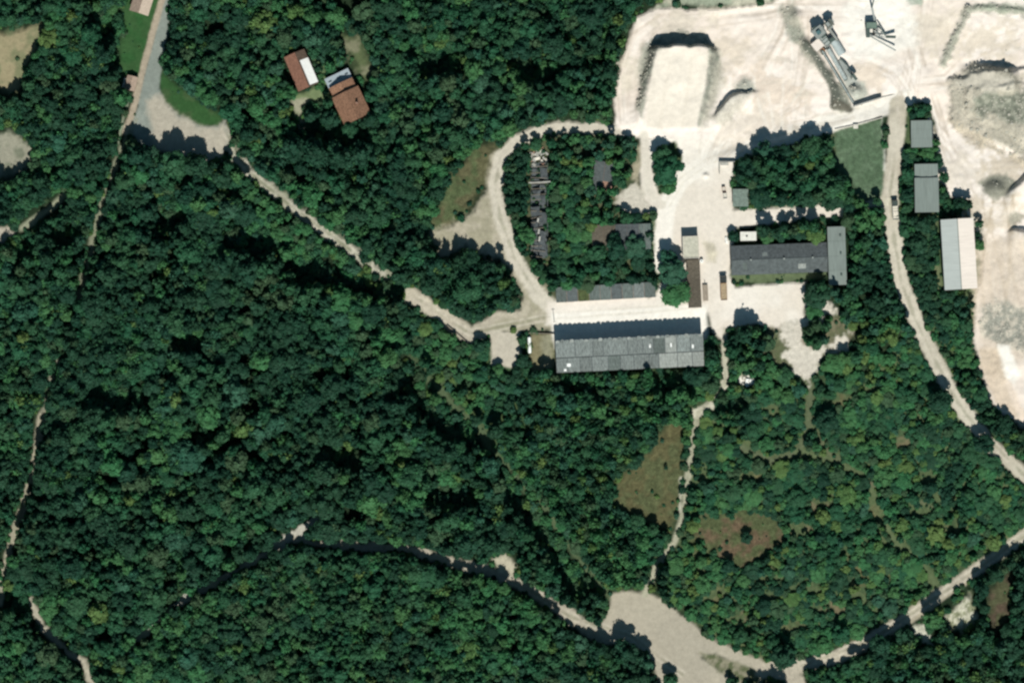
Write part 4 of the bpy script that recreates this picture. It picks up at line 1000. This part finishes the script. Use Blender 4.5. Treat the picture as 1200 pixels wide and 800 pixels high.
o = thing('utility_pole', 'wooden pole at the north-west corner of the warehouse', 'pole', (649.5, 377), 0)
m = MB(); m.tube((0, 0, 0), (0, 0, 7), .14, .1, 8); m.build('post', TIMBER, o)
m = MB(); m.beam((-.8, 0, 6.5), (.8, 0, 6.5), .12); m.build('crossarm', TIMBER, o)

# loose rocks over the rough parts of the quarry
pts = []
while len(pts) < 1500:
    x = rng.uniform(735, 1262); y = rng.uniform(-40, 500)
    i = np.searchsorted(gx, x); j = np.searchsorted(gy, y)
    if quar[j, i] > .6 and rng.random() < max(0.004, (G[j, i]-.75)*.9)*(1 if G[j, i] > 1 else .25): pts.append((x, y, H[j, i]))
cube = np.array([(-1,-1,-1),(1,-1,-1),(1,1,-1),(-1,1,-1),(-1,-1,1),(1,-1,1),(1,1,1),(-1,1,1)], float)*.5
cf = np.array([(3,2,1,0),(4,5,6,7),(0,1,5,4),(1,2,6,5),(2,3,7,6),(3,0,4,7)])
V = []; F = []
for k, (x, y, z) in enumerate(pts):
    s = rng.uniform(.3, .6) if rng.random() < .95 else rng.uniform(.7, 1.2)
    v = cube*s*(1+rng.normal(0, .18, (8, 3))); v[:, 2] *= .7
    a = rng.random()*6.28; ca, sa = math.cos(a), math.sin(a)
    v = np.stack([v[:, 0]*ca-v[:, 1]*sa, v[:, 0]*sa+v[:, 1]*ca, v[:, 2]], 1) + [(x-600)*S, (400-y)*S, z+s*.12]
    V.append(v); F.append(cf+8*k)
me = np_mesh('rubble', np.concatenate(V), np.concatenate(F), mat('quarry_rock', (.46, .435, .37), .95, .25, 2, .3))
o = bpy.data.objects.new('rubble', me); COL.objects.link(o); o['kind'] = 'stuff'

# ------------------------------------------------------------------ trees
_ico = None
def cubesphere():
    V = []; F = []
    idx = {}
    def vid(p):
        k = tuple(np.round(p, 4))
        if k not in idx: idx[k] = len(V); V.append(np.array(p)/np.linalg.norm(p))
        return idx[k]
    g = [-1, 0, 1]
    for ax in range(3):
        for s in (-1, 1):
            for a in range(2):
                for b in range(2):
                    q = []
                    for da, db in ((0,0),(1,0),(1,1),(0,1)):
                        p = [0, 0, 0]; p[ax] = s; p[(ax+1)%3] = g[a+da]; p[(ax+2)%3] = g[b+db]; q.append(vid(p))
                    F.append(q if s > 0 else q[::-1])
    return np.array(V), np.array(F)
CSV, CSF = cubesphere()
def crown_arrays(seed, nl, leaves, kind='round'):
    """crown of radius 3 m, spanning z 3.2..10, made of leafy lobes"""
    r = np.random.default_rng(seed)
    V = []; F = []; A = []; n = 0
    lob = []
    if kind == 'bush':
        lob.append((0, 0, .5, .75))
        for k in range(nl-1):
            a = k*2.4+r.random(); q = .35+.4*r.random(); lob.append((q*math.cos(a), q*math.sin(a), .35+.25*r.random(), .38+.2*r.random()))
        sx, base = 1.0, 0
    elif kind == 'cone':
        for k in range(nl):
            f = (k+.5)/nl; a = k*2.4+r.random()*.6; q = (1-f)*1.7*(.6+.4*r.random())
            lob.append((q*math.cos(a), q*math.sin(a), 3+7*f, .55+.95*(1-f)))
    else:
        lob.append((r.normal()*.3, r.normal()*.3, 7.9, 1.35)); lob.append((r.normal()*.5, r.normal()*.5, 9.3, .8))
        sq = r.uniform(.72, 1.0); tw = r.random()*3
        for k in range(nl-2):
            a = k*2.4+r.random()*1.1; f = r.random()
            q = (.45+.6*math.sqrt(r.random()))*2.1; z = 8.3-2.6*(q/2.05)**2*r.uniform(.5, 1.2)-.5*f
            lob.append((q*math.cos(a)*r.uniform(.8, 1.15), q*math.sin(a)*r.uniform(.8, 1.15), max(z+r.normal()*.35, 4.0), r.uniform(.7, 1.5)))
    for (x, y, z, q) in lob:
        t = r.uniform(.82, 1.22)
        cv = CSV*q*.82*(1+r.normal(0, .10, (len(CSV), 1)))+[x, y, z]
        V.append(cv); F.append(CSF+n); n += len(cv); A.append(np.full(len(cv), t*.95))
        m = max(12, int(leaves*(q*q)/(1.0 if kind != 'bush' else .2)))
        d = r.normal(0, 1, (m, 3)); d[:, 2] = np.abs(d[:, 2])*.9+d[:, 2]*.25; d /= np.linalg.norm(d, axis=1)[:, None]
        p = d*q*(r.uniform(.80, 1.04, (m, 1))+.35*r.random((m, 1))**4)+[x, y, z]
        nn = d+[0, 0, .25]+r.normal(0, .30, (m, 3)); nn /= np.linalg.norm(nn, axis=1)[:, None]
        u = np.cross(nn, r.normal(0, 1, (m, 3))); u /= np.linalg.norm(u, axis=1)[:, None]; w = np.cross(nn, u)
        s = r.uniform(.22, .50, (m, 1))*(1 if kind != 'bush' else .42); s2 = s*r.uniform(.55, .95, (m, 1))
        quad = np.stack([p-u*s-w*s2*.4, p+u*s*.3-w*s2, p+u*s+w*s2*.4, p-u*s*.3+w*s2], 1)
        V.append(quad.reshape(-1, 3)); F.append(np.arange(n, n+4*m).reshape(-1, 4)); n += 4*m
        A.append(np.repeat(t*r.uniform(.8, 1.22, m), 4))
    A = np.concatenate(A)
    c = np.stack([A, A, A, np.ones_like(A)], 1)
    return np.concatenate(V), np.concatenate(F), c
TINTS = list(LEAF)
NV = 9
CROWN = {}; TRUNKS = []
for v in range(NV):
    for ti, tn in enumerate(TINTS):
        if ti == 0: base = crown_arrays(40+v, 11+2*(v % 5), 46 if v % 3 else 36, 'round')
        CROWN[(v, tn)] = np_mesh('crown', base[0], base[1], LEAF[tn], {'leaf': ('FLOAT_COLOR', base[2])}, True)
    m = MB(); m.tube((0, 0, -.4), (.05, 0, 4), .22, .15, 7)
    rr = random.Random(v)
    for k in range(5):
        a = k*1.256+rr.random(); m.tube((.05, 0, 3+.2*k), (1.6*math.cos(a), 1.6*math.sin(a), 6+rr.random()), .11, .04, 5)
    m.tube((.05, 0, 4), (0, 0, 8), .15, .05, 6)
    bmesh.ops.recalc_face_normals(m.bm, faces=m.bm.faces)
    tm = bpy.data.meshes.new('trunk'); m.bm.to_mesh(tm); m.bm.free(); tm.materials.append(BARK); TRUNKS.append(tm)
BUSH = {}
for v in range(4):
    b = crown_arrays(90+v, 6, 20, 'bush')
    for tn in TINTS: BUSH[(v, tn)] = np_mesh('foliage', b[0], b[1], LEAF[tn], {'leaf': ('FLOAT_COLOR', b[2])})

def block(cx, cy, w, l, rot, grow=0):
    """keep trees off a building footprint (m)"""
    c, s = math.cos(R(rot)), math.sin(R(rot)); P = []
    for a, b in ((-1,-1),(1,-1),(1,1),(-1,1)):
        x, y = a*w/2/S, b*l/2/S
        P.append((cx+x*c-y*s, cy-(x*s+y*c)))
    i0, i1 = np.searchsorted(gx, cx-110), np.searchsorted(gx, cx+110); j0, j1 = np.searchsorted(gy, cy-110), np.searchsorted(gy, cy+110)
    sl = (slice(j0, j1), slice(i0, i1))
    CLR[sl] = np.maximum(CLR[sl], sd_poly(X[sl], Y[sl], P)+grow)
for a in ((737.5,414,62.3,13.4,2.75,2), (912.5,303.5,40,11.8,2.1,3), (980,300,7.4,25,1.9,2), (1079,157.5,9,11.4,1,1), (1085,225,9.6,20,1,2), (1122,298,13.4,29.5,3.5,3), (809,290,6.6,9.4,2,2), (813,332,5.4,20,2.6,-6),
          (876,277,6.4,6.5,0,1), (867,232,6,7,0,0), (852,197,7,6,0,0), (709,343,42,6,3.2,-2), (728,276,24,10,1.5,-4), (632,250,9,40,0,-1), (632,186,8,8,0,0), (707,207,8,11,-8,-3), (169,-2,8,13,-17,3), (154,98,6,6,-14,1), (353,83,9.5,16,23,3), (407,110,12,20,25,2)):
    block(*a)

HAND = [  # px, py, crown radius px, height m, tint, label
 (774,181,12,9,'mid green','northernmost tree of the clump alone between two lanes of the white yard'),
 (783,200,20,11,'mid green','big round tree alone between two lanes of the white yard'),
 (784,219,11,8,'bright green','small tree touching the south side of the lone round tree between the lanes'),
 (522,337,12,6,'mid green','westernmost tree of the dark clump in the sandy clearing west of the loop'),
 (549,338,16,16,'mid green','tallest tree of the dark clump standing in the sandy clearing'),
 (574,351,13,5,'bright green','tree in the clump on the sandy clearing, just east of its tallest tree'),
 (598,352,11,5,'mid green','easternmost tree of the clump in the sandy clearing'),
 (789,318,16,11,'blue-green','northern tree of the pair leaning over the long brown shed'),
 (791,344,16,8,'bright green','southern tree of the pair leaning over the long brown shed'),
 (783,301,11,9,'blue-green','slim tree at the north-west edge of the pair beside the brown shed'),
 (166,186,17,16,'dark green','tree at the road fork nearest the footway, casting shade on the asphalt'),
 (205,193,16,16,'mid green','tree south of the middle of the asphalt fork'),
 (231,195,14,15,'dark green','tree at the south-east side of the asphalt fork'),
 (148,212,13,12,'mid green','tree wedged between the narrow track and the road fork'),
 (563,404,9,7,'dark green','narrow dark tree between the woodland road and the bare parking pad'),
 (611,398,6,4,'mid green','little tree beside the white cylinder tank'),
 (612,422,9,6,'dark green','tree at the south-east corner of the bare parking pad'),
 (832,402,9,6,'mid green','tree at the north-east corner of the warehouse'),
 (860,401,10,6,'dark green','first tree east of the footpath below the yard'),
 (880,400,9,6,'dark green','second tree east of the footpath below the yard'),
 (899,402,10,6,'olive','olive tree at the west side of the dirt spur below the yard'),
 (957,347,15,9,'dark green','dark tree against the south wall of the dark workshop near the storage hall'),
 (953,366,9,5,'bright green','bright tree south of the dark one beside the storage hall'),
 (895,178,15,11,'blue-green','westernmost big tree of the grove by the haul road'),
 (876,200,13,9,'dark green','dark tree on the west edge of the grove behind the roofless store'),
 (914,182,13,10,'dark green','second big tree along the haul road edge of the grove'),
 (950,172,13,10,'mid green','tree at the north-west corner of the grass field'),
 (965,200,16,9,'mid green','large tree on the west edge of the grass field'),
 (931,190,13,8,'mid green','tree in the middle of the grove west of the grass field'),
 (908,215,15,6,'bright green','bright low tree in the middle of the grove north of the dark workshop'),
 (946,232,14,9,'dark green','dark tree on the south side of the grove, north of the storage hall'),
 (975,235,12,8,'dark green','dark tree at the south-west corner of the grass field'),
 (992,243,8,6,'dark green','small tree by the gap at the south corner of the grass field'),
 (994,259,10,7,'olive','olive tree touching the north-east corner of the storage hall'),
 (956,276,12,7,'yellowish green','bright yellowish tree squeezed between the dark workshop and the storage hall'),
 (937,273,9,5,'dark green','small dark tree north of the dark workshop near its yellowish neighbour'),
 (912,275,9,5,'dark green','dark tree north of the middle of the dark workshop'),
 (898,278,8,5,'bright green','small bright tree just east of the white hut'),
 (859,277,7,5,'dark green','small tree just west of the white hut'),
 (1077,131,8,6,'mid green','tree against the north wall of the northernmost lane shed'),
 (1069,134,6,7,'dark green','slim dark tree at the north-west corner of the northernmost lane shed'),
 (1147,263,6,6,'mid green','slim tree at the north-east corner of the pinkish hall'),
 (1147,287,7,6,'bright green','bright tree on the east side of the pinkish hall'),
 (1105,208,6,5,'mid green','tree squeezed against the east wall of the stepped garage'),
 (1105,229,6,5,'dark green','tree by the south-east corner of the stepped garage'),
 (1078,263,12,9,'dark green','big dark tree south of the stepped garage beside the lane'),
 (1076,286,11,8,'dark green','second dark tree south of the stepped garage beside the lane'),
 (1063,205,8,6,'mid green','tree on the lane side of the stepped garage'),
 (1062,230,8,6,'dark green','tree between the lane truck and the stepped garage'),
 (1148,463,8,6,'mid green','tree on the lane verge beside the tan quarry slope'),
 (1160,485,7,5,'mid green','small tree on the lane verge at the tip of the quarry'),
 (1178,497,10,8,'dark green','dark tree at the southern tip of the quarry'),
 (1150,520,12,10,'dark green','dark tree leaning over the west edge of the lane'),
 (1100,470,13,11,'dark green','dark tall tree west of the lane beside the quarry slope'),
 (735,762,16,14,'dark green','dark tall tree on the south side of the sandy junction'),
 (757,775,11,13,'blue-green','blue-green tree at the southern mouth of the sandy junction'),
 (785,795,9,8,'mid green','tree at the bottom edge between two arms of the sandy junction'),
 (917,768,15,12,'dark green','round dark tree overhanging the bend of the south-east road'),
 (905,752,9,8,'mid green','smaller tree north of the round dark one at the bend'),
 (856,801,8,6,'mid green','tree at the bottom edge east of the junction'),
 (968,494,13,9,'dark green','round dark tree between the two faint grass tracks'),
 (947,519,6,5,'dark green','very small dark tree where the faint grass tracks meet'),
 (925,513,6,4,'yellowish green','small yellow tree west of the place where faint tracks meet'),
 (1001,690,6,5,'yellowish green','small bright yellowish tree in the dry scrub north of the south-east road'),
 (984,742,11,8,'mid green','round tree close to the north edge of the south-east road'),
 (1058,744,11,10,'dark green','dark tree casting shade on the middle of the south-east road'),
 (1030,756,13,11,'dark green','dark tree on the south side of the south-east road near its bend'),
 (732,545,4,3,'dark green','tiny bush-like tree alone near the dry meadow edge'),
 (780,548,3,2.5,'dark green','tiny dark tree alone in the dry meadow'),
 (875,630,7,5,'dark green','small dark tree inside the reddish dry clearing'),
 (853,662,8,6,'dark green','dark tree at the south edge of the reddish dry clearing'),
 (372,180,17,19,'dark green','very tall dark tree just south-west of the terracotta house'),
 (399,184,17,20,'dark green','very tall dark tree just south of the terracotta house'),
 (427,182,15,18,'dark green','tall dark tree south-east of the terracotta house'),
 (346,176,15,17,'dark green','tall dark tree south of the outbuilding drive'),
 (388,141,11,10,'dark green','dark tree hugging the south-west corner of the terracotta house'),
 (411,152,10,9,'mid green','mid green tree overlapping the south wall of the terracotta house'),
 (366,136,9,8,'dark green','dark tree on the drive between the outbuilding and the terracotta house'),
 (438,141,12,10,'dark green','dark tree overhanging the south-east corner of the terracotta house'),
 (447,128,11,9,'blue-green','blue-green tree beside the east wall of the terracotta house'),
 (386,68,9,6,'mid green','small tree between the outbuilding and the terracotta house'),
 (721,289,14,9,'dark green','dark tree growing over the middle of the derelict dark flat roof'),
 (744,287,13,8,'blue-green','tree growing over the south-east part of the derelict dark flat roof'),
 (699,297,11,8,'mid green','tree at the south-west corner of the derelict dark flat roof'),
 (664,333,8,5,'bright green','bright tree hanging over the west part of the derelict grey-roofed shed'),
 (688,333,9,5,'olive','olive tree hanging over the derelict grey-roofed shed'),
 (716,331,8,4.5,'mid green','tree hanging over the middle of the derelict grey-roofed shed'),
 (741,327,8,5,'dark green','dark tree behind the east end of the derelict grey-roofed shed'),
 (616,276,10,8,'bright green','bright tree at the south-west side of the roofless ruin'),
 (651,264,8,6,'mid green','tree at the south-east side of the roofless ruin'),
]
cells = {}
def ok_spot(x, y, r, f=.80):
    q = int(x//24), int(y//24)
    for i in range(q[0]-2, q[0]+3):
        for j in range(q[1]-2, q[1]+3):
            for (a, b, c) in cells.get((i, j), ()):
                if (a-x)**2+(b-y)**2 < ((c+r)*f)**2: return False
    return True
def put(x, y, r): cells.setdefault((int(x//24), int(y//24)), []).append((x, y, r))
for h in HAND: put(h[0], h[1], h[2]*.9)
SEP = [(815,465),(870,430),(1000,425),(1060,385),(1125,470),(1190,560),(1275,600),(1275,640),(1190,640),(960,770),(905,778),(830,740),(775,690),(790,640)]
MID = [(560,425),(640,436),(820,440),(840,470),(812,500),(790,640),(760,690),(715,690),(600,560)]
LOOP = [(590,165),(620,150),(690,145),(750,160),(762,240),(772,265),(772,345),(645,360),(620,340),(585,280)]
STRIP = [(440,325),(480,345),(570,400),(640,436),(620,520),(560,490),(480,415)]
LANE = [(1050,118),(1100,118),(1110,235),(1160,255),(1160,340),(1150,450),(1190,520),(1160,508),(1115,440),(1040,300)]
SE2 = [(940,790),(1000,772),(1060,735),(1140,680),(1290,600),(1290,880),(940,880)]
def zones(x, y):
    z = np.where((x > 985) & (x < 1060) & (y < 480), 'east', 'wood').astype(object)
    for n_, P in reversed((('low', LOW), ('dark', DARKW), ('south', SOUTHW), ('sep', SEP), ('loop', LOOP), ('strip', STRIP), ('lane', LANE), ('mid', MID), ('se2', SE2))):
        z[sd_poly(x, y, P) > 0] = n_
    return z
LOW = [(262,200),(300,222),(345,258),(385,288),(425,312),(468,352),(455,372),(405,345),(350,300),(300,255),(262,222)]
DARKW = [(120,190),(165,215),(260,215),(330,270),(440,345),(520,450),(600,560),(690,690),(600,665),(470,640),(370,635),(280,660),(190,715),(120,760),(50,720),(20,640),(60,480),(100,330)]
SOUTHW = [(-60,860),(60,770),(160,765),(200,720),(290,675),(380,640),(470,648),(560,675),(640,715),(720,760),(760,870)]
ZR = {'dark': (6, 18, 8, 15), 'south': (6, 15, 7, 12), 'low': (5, 9, 3, 5.5), 'wood': (6, 16, 8, 14), 'mid': (5, 11, 5, 9.5), 'sep': (3.5, 12, 1.8, 5.2), 'strip': (4.5, 9, 3, 6), 'loop': (4.5, 10, 3.5, 7.5), 'lane': (4, 8.5, 3.5, 7), 'se2': (6, 12, 6, 12), 'east': (5, 11, 5, 9)}
ZT = {'dark': (.54,.24,.07,.01,.09,.05), 'south': (.22,.42,.20,.03,.09,.04), 'low': (.15,.35,.36,.03,.05,.06), 'wood': (.40,.32,.10,.01,.09,.08), 'mid': (.20,.36,.20,.05,.09,.10), 'sep': (.09,.32,.34,.14,.07,.04), 'strip': (.15,.35,.28,.06,.10,.06), 'loop': (.30,.32,.16,.04,.12,.06), 'lane': (.30,.36,.18,.03,.06,.07), 'se2': (.34,.34,.12,.04,.08,.08), 'east': (.28,.36,.18,.03,.07,.08)}
TREES = []
NTRY = 90000
cand = rng.uniform([-95, -85], [1295, 885], (NTRY, 2)); cand_u = rng.random((NTRY, 4))
nden = fbm(cand[:, 0], cand[:, 1], 46, 21, 3); nhei = fbm(cand[:, 0], cand[:, 1], 38, 31, 3); ntint = fbm(cand[:, 0], cand[:, 1], 70, 41, 2); ngap = fbm(cand[:, 0], cand[:, 1], 34, 71, 2)
cz = zones(cand[:, 0], cand[:, 1])
for k in range(NTRY):
    x, y = cand[k]; u = cand_u[k]
    cl = CLRat(x, y)
    if cl > 2: continue
    zn = cz[k]; r0, r1, h0, h1 = ZR[zn]
    prog = k/NTRY
    r = r0+(r1-r0)*(u[0]**1.1)*max(.12, 1-prog*1.35)
    if cl > -r*(.78 if zn in ('wood', 'dark', 'south', 'se2') else .62): continue
    if zn in ('sep', 'loop', 'strip', 'lane') and nden[k] < .42 and u[3] < .8: continue
    if zn in ('wood', 'dark', 'south', 'mid', 'se2') and ngap[k] < .29 and cl < -20: continue
    if not ok_spot(x, y, r, .56 if zn in ('wood', 'dark', 'south', 'se2', 'mid') else .58): continue
    h = h0+(h1-h0)*np.clip(.5+(nhei[k]-.5)*3.4+(u[1]-.5)*.55+(r-r0)/(r1-r0)*.25-.1, 0, 1)
    gi_, gj_ = min(int(np.searchsorted(gx, x)), NX-1), min(int(np.searchsorted(gy, y-r-12)), NY-1)
    if GAPD[gj_, gi_] > -4: h = max(h*1.3, 9 if zn == 'sep' else 14)
    h = min(h, r*S*2*2.6+1.5)
    wts = np.array(ZT[zn]); q_ = ntint[k]; q2_ = nden[k]; wts = wts*np.array([1+5*(q_ < .44), 1+2*(.4 < q_ < .6), 1+4*(q_ > .57), 1+4*(q_ > .62), 1+4*(q2_ > .60), 1+4*(q2_ < .40)]); wts /= wts.sum()
    tint = TINTS[int(np.searchsorted(np.cumsum(wts), u[2]*.9999))]
    put(x, y, r); TREES.append((x, y, r, h, tint, zn))

# the largest crowns in view become trees of their own; the rest is the woodland mass
inview = [t for t in TREES if 4 < t[0] < 1196 and 4 < t[1] < 796]
# the trees that stand clear of the wood count as large too
inview.sort(key=lambda t: -(t[2] + (1.5 if CLRat(t[0], t[1]) > -t[2]*1.3 else 0)))
NIND = 296-len(HAND)
big = inview[:NIND]; bigset = set((t[0], t[1]) for t in big)
rest = [t for t in TREES if (t[0], t[1]) not in bigset]

LM = [('terracotta house', 408, 116), ('outbuilding with the white roof sheet', 353, 83), ('asphalt road fork', 205, 150), ('roadside shed', 153, 98), ('cottage at the top edge', 168, 0),
      ('beige clearing on the west edge', 15, 75), ('grey clearing on the west edge', 15, 185), ('tiny bare patch on the west edge', 5, 277), ('sandy clearing west of the loop', 555, 280), ('loading ramp of the quarry', 795, 100),
      ('north end of the roofless ruin', 632, 186), ('long warehouse', 738, 414), ('parking pad', 592, 410), ('dark hollow in the far west of the wood', 138, 467), ('dark hollow in the middle of the western wood', 405, 538), ('dark hollow below the woodland road bend', 298, 276), ('dark hollow south-east of the fork', 200, 250), ('dark hollow north of the southern track', 530, 586), ('dark hollow in the centre of the western wood', 222, 403), ('dark workshop', 912, 303), ('grey storage hall', 980, 300), ('grass field', 1008, 188),
      ('pinkish-white hall', 1122, 298), ('stepped garage', 1085, 225), ('truck on the lane', 1048, 246), ('larger dry meadow', 765, 565), ('reddish dry clearing', 870, 632), ('sandy junction', 750, 730),
      ('round dark tree at the road bend', 917, 768), ('meeting of the faint grass tracks', 935, 530), ('white rubble below the yard', 874, 448), ('red-brown bare patch', 1172, 705), ('pale stony bank by the south-east road', 1125, 718),
      ('sunny gap in the southern track', 360, 615), ('pale opening on the western track', 38, 560), ('small pale patch low on the western edge', 45, 722), ('northern bend of the woodland road', 290, 200), ('sunlit stretch of the woodland road', 385, 275),
      ('small bright gap on the southern track', 200, 712), ('west end of the southern sandy road', 592, 663), ('middle of the grass track', 640, 600), ('lawn by the cottage', 160, 50), ('curve of lawn at the road fork', 225, 128),
      ('fork of the footpath and the scrub', 818, 484), ('tan quarry slope', 1165, 430), ('brownish meadow', 545, 215), ('north-west corner of the quarry', 740, 40), ('derelict grey-roofed shed', 710, 342), ('derelict dark flat roof', 728, 278)]
DIRS = ('east', 'north-east', 'north', 'north-west', 'west', 'south-west', 'south', 'south-east')
used = set(h[5] for h in HAND)
def label_for(x, y, r, tint):
    size = 'wide' if r > 12 else 'large' if r > 10 else 'medium' if r > 8 else 'small'
    near = sorted(LM, key=lambda l: (l[1]-x)**2+(l[2]-y)**2)[:10]
    out = []
    for nm, lx, ly in near[:9]:
        d = math.hypot(lx-x, ly-y); a = DIRS[int(round(math.degrees(math.atan2(ly-y, x-lx))/45)) % 8]
        dist = 'right at the %s side of the' % a if d < 32 else 'a little %s of the' % a if d < 65 else '%s of the' % a if d < 110 else 'well %s of the' % a if d < 170 else 'far %s of the' % a
        out.append('%s %s broadleaf tree %s %s' % (size, tint, dist, nm))
    for i in range(3):
        for j in range(i+1, 4):
            out.append('%s %s tree between the %s and the %s' % (size, tint, near[i][0], near[j][0]))
    for lab in out:
        if len(lab.split()) <= 16 and lab not in used:
            used.add(lab); return lab
    return next(l for l in out if len(l.split()) <= 16)
GRP = 'broadleaf trees of the woods and verges'
ROOF_AT = {}
def plant(x, y, r, h, tint, label, k):
    o = bpy.data.objects.new('broadleaf_tree', None); COL.objects.link(o)
    o.location = (*W(x, y), Hat(x, y)-.05)
    o.scale = (r*S/3.1, r*S/3.1*rng.uniform(.82, 1.15), h/10)
    o.rotation_euler = (0, 0, rng.uniform(0, 6.28))
    tag(o, label, 'tree', GRP)
    v = k % NV
    for nm, me in (('crown', CROWN[(v, tint)]), ('trunk', TRUNKS[v])):
        c = bpy.data.objects.new(nm, me); COL.objects.link(c); c.parent = o
for k, (x, y, r, h, tint, lab) in enumerate(HAND): plant(x, y, r, h, tint, lab, k)
for k, (x, y, r, h, tint, zn) in enumerate(big): plant(x, y, r, h, tint, label_for(x, y, r, tint), k)

# ---- masses nobody could count: woodland behind the single trees, and undergrowth
def scatter(name, kinds, recs):
    """recs: x, y, z, sx, sy, sz, rot, kind index"""
    lib = bpy.data.collections.new(name + '_shapes')
    for i, meshes in enumerate(kinds):
        o = bpy.data.objects.new('%s_shape_%03d' % (name, i), meshes); lib.objects.link(o)
    a = np.array(recs, float)
    me = bpy.data.meshes.new(name)
    me.vertices.add(len(a)); me.vertices.foreach_set('co', np.ascontiguousarray(a[:, :3], dtype=np.float32).ravel())
    at = me.attributes.new('size', 'FLOAT_VECTOR', 'POINT'); at.data.foreach_set('vector', np.ascontiguousarray(a[:, 3:6], dtype=np.float32).ravel())
    rv = np.zeros((len(a), 3), np.float32); rv[:, 2] = a[:, 6]
    at = me.attributes.new('turn', 'FLOAT_VECTOR', 'POINT'); at.data.foreach_set('vector', rv.ravel())
    at = me.attributes.new('shape', 'INT', 'POINT'); at.data.foreach_set('value', a[:, 7].astype(np.int32))
    o = bpy.data.objects.new(name, me); COL.objects.link(o); o['kind'] = 'stuff'
    ng = bpy.data.node_groups.new(name, 'GeometryNodeTree')
    ng.interface.new_socket('Geometry', in_out='INPUT', socket_type='NodeSocketGeometry'); ng.interface.new_socket('Geometry', in_out='OUTPUT', socket_type='NodeSocketGeometry')
    n = ng.nodes; l = ng.links
    gi = n.new('NodeGroupInput'); go = n.new('NodeGroupOutput')
    ci = n.new('GeometryNodeCollectionInfo'); ci.inputs['Collection'].default_value = lib
    ci.inputs['Separate Children'].default_value = True; ci.inputs['Reset Children'].default_value = True
    ip = n.new('GeometryNodeInstanceOnPoints'); ip.inputs['Pick Instance'].default_value = True
    def named(nm, t):
        q = n.new('GeometryNodeInputNamedAttribute'); q.data_type = t; q.inputs['Name'].default_value = nm
        return q.outputs['Attribute']
    l.new(gi.outputs[0], ip.inputs['Points']); l.new(ci.outputs[0], ip.inputs['Instance'])
    l.new(named('shape', 'INT'), ip.inputs['Instance Index'])
    e2r = n.new('FunctionNodeEulerToRotation'); l.new(named('turn', 'FLOAT_VECTOR'), e2r.inputs[0]); l.new(e2r.outputs[0], ip.inputs['Rotation'])
    l.new(named('size', 'FLOAT_VECTOR'), ip.inputs['Scale'])
    l.new(ip.outputs[0], go.inputs[0])
    md = o.modifiers.new('scatter', 'NODES'); md.node_group = ng
    return o
keys = [(v, t) for v in range(NV) for t in TINTS]; kidx = {k: i for i, k in enumerate(keys)}
recs = []
for k, (x, y, r, h, tint, zn) in enumerate(rest):
    s = r*S/3.1
    recs.append((*W(x, y), Hat(x, y)-.05, s, s*rng.uniform(.75, 1.2), h/10, rng.uniform(0, 6.28), kidx[(k % NV, tint)]))
for gy_ in np.arange(-420, 1230, 15):                 # the wood goes on beyond the frame
    for gx_ in np.arange(-620, 1830, 15):
        x, y = gx_+rng.uniform(-6, 6), gy_+rng.uniform(-6, 6)
        if -92 < x < 1292 and -82 < y < 882: continue
        if x > 900 and -80 < y < 520: continue
        r = rng.uniform(9, 15); s = r*S/3.1
        recs.append((*W(x, y), 0, s, s*rng.uniform(.8, 1.2), rng.uniform(.8, 1.4), rng.uniform(0, 6.28), int(rng.integers(0, NV))*len(TINTS)+int(rng.choice([0, 0, 0, 1, 1, 2, 4, 5]))))
scatter('woodland', [CROWN[k] for k in keys], recs)
print('trees', len(TREES), 'single', len(big)+len(HAND), 'shared', sum(1 for t in big))

bkeys = [(v, t) for v in range(4) for t in TINTS]; bidx = {k: i for i, k in enumerate(bkeys)}
recs = []
NB = 52000
cand = rng.uniform([-70, -60], [1270, 860], (NB, 2)); cu = rng.random((NB, 4)); nb = fbm(cand[:, 0], cand[:, 1], 30, 55, 3); cz = zones(cand[:, 0], cand[:, 1])
for k in range(len(cand)):
    x, y = cand[k]; u = cu[k]; cl = CLRat(x, y)
    i = int(np.searchsorted(gx, x)); j = int(np.searchsorted(gy, y))
    pale = C[min(j, NY-1), min(i, NX-1)].mean()
    ruin = abs(x-632) < 15 and 196 < y < 306
    gap = GAPD[min(j, NY-1), min(i, NX-1)] > -5
    if not gap and not ruin and cl > 0 and (pale > .15 or u[0] > .07): continue
    if cl > 0 and abs(x-1008) < 32 and abs(y-190) < 50: continue
    if pale > .26 and cl > -6: continue
    zn = cz[k]
    p = {'low': .9, 'dark': .5, 'south': .65, 'wood': .6, 'mid': .8, 'sep': .7, 'strip': .95, 'loop': .9, 'lane': .9, 'se2': .5, 'east': .6}[zn]*(.4+1.2*(nb[k] > .47))
    if cl > -10: p += .35
    if gap: p = 1
    if ruin: p = .85
    if u[1] > p: continue
    s = (1.3+4.4*u[2]**1.7)*S
    if gap: s *= 1.5
    elif cl > 0: s *= .6
    tall = 1.0
    if not gap and zn in ('wood', 'south', 'dark', 'mid', 'se2') and cl < -8: s *= 1.5; tall = 2.6
    t = TINTS[int(np.searchsorted(np.cumsum((.16, .34, .22, .08, .14, .06)), u[3]*.999))]
    recs.append((*W(x, y), Hat(x, y), s, s, s*tall*rng.uniform(.7, 1.2), rng.uniform(0, 6.28), bidx[(k % 4, t)]))
scatter('undergrowth', [BUSH[k] for k in bkeys], recs)
print('undergrowth', len(recs))
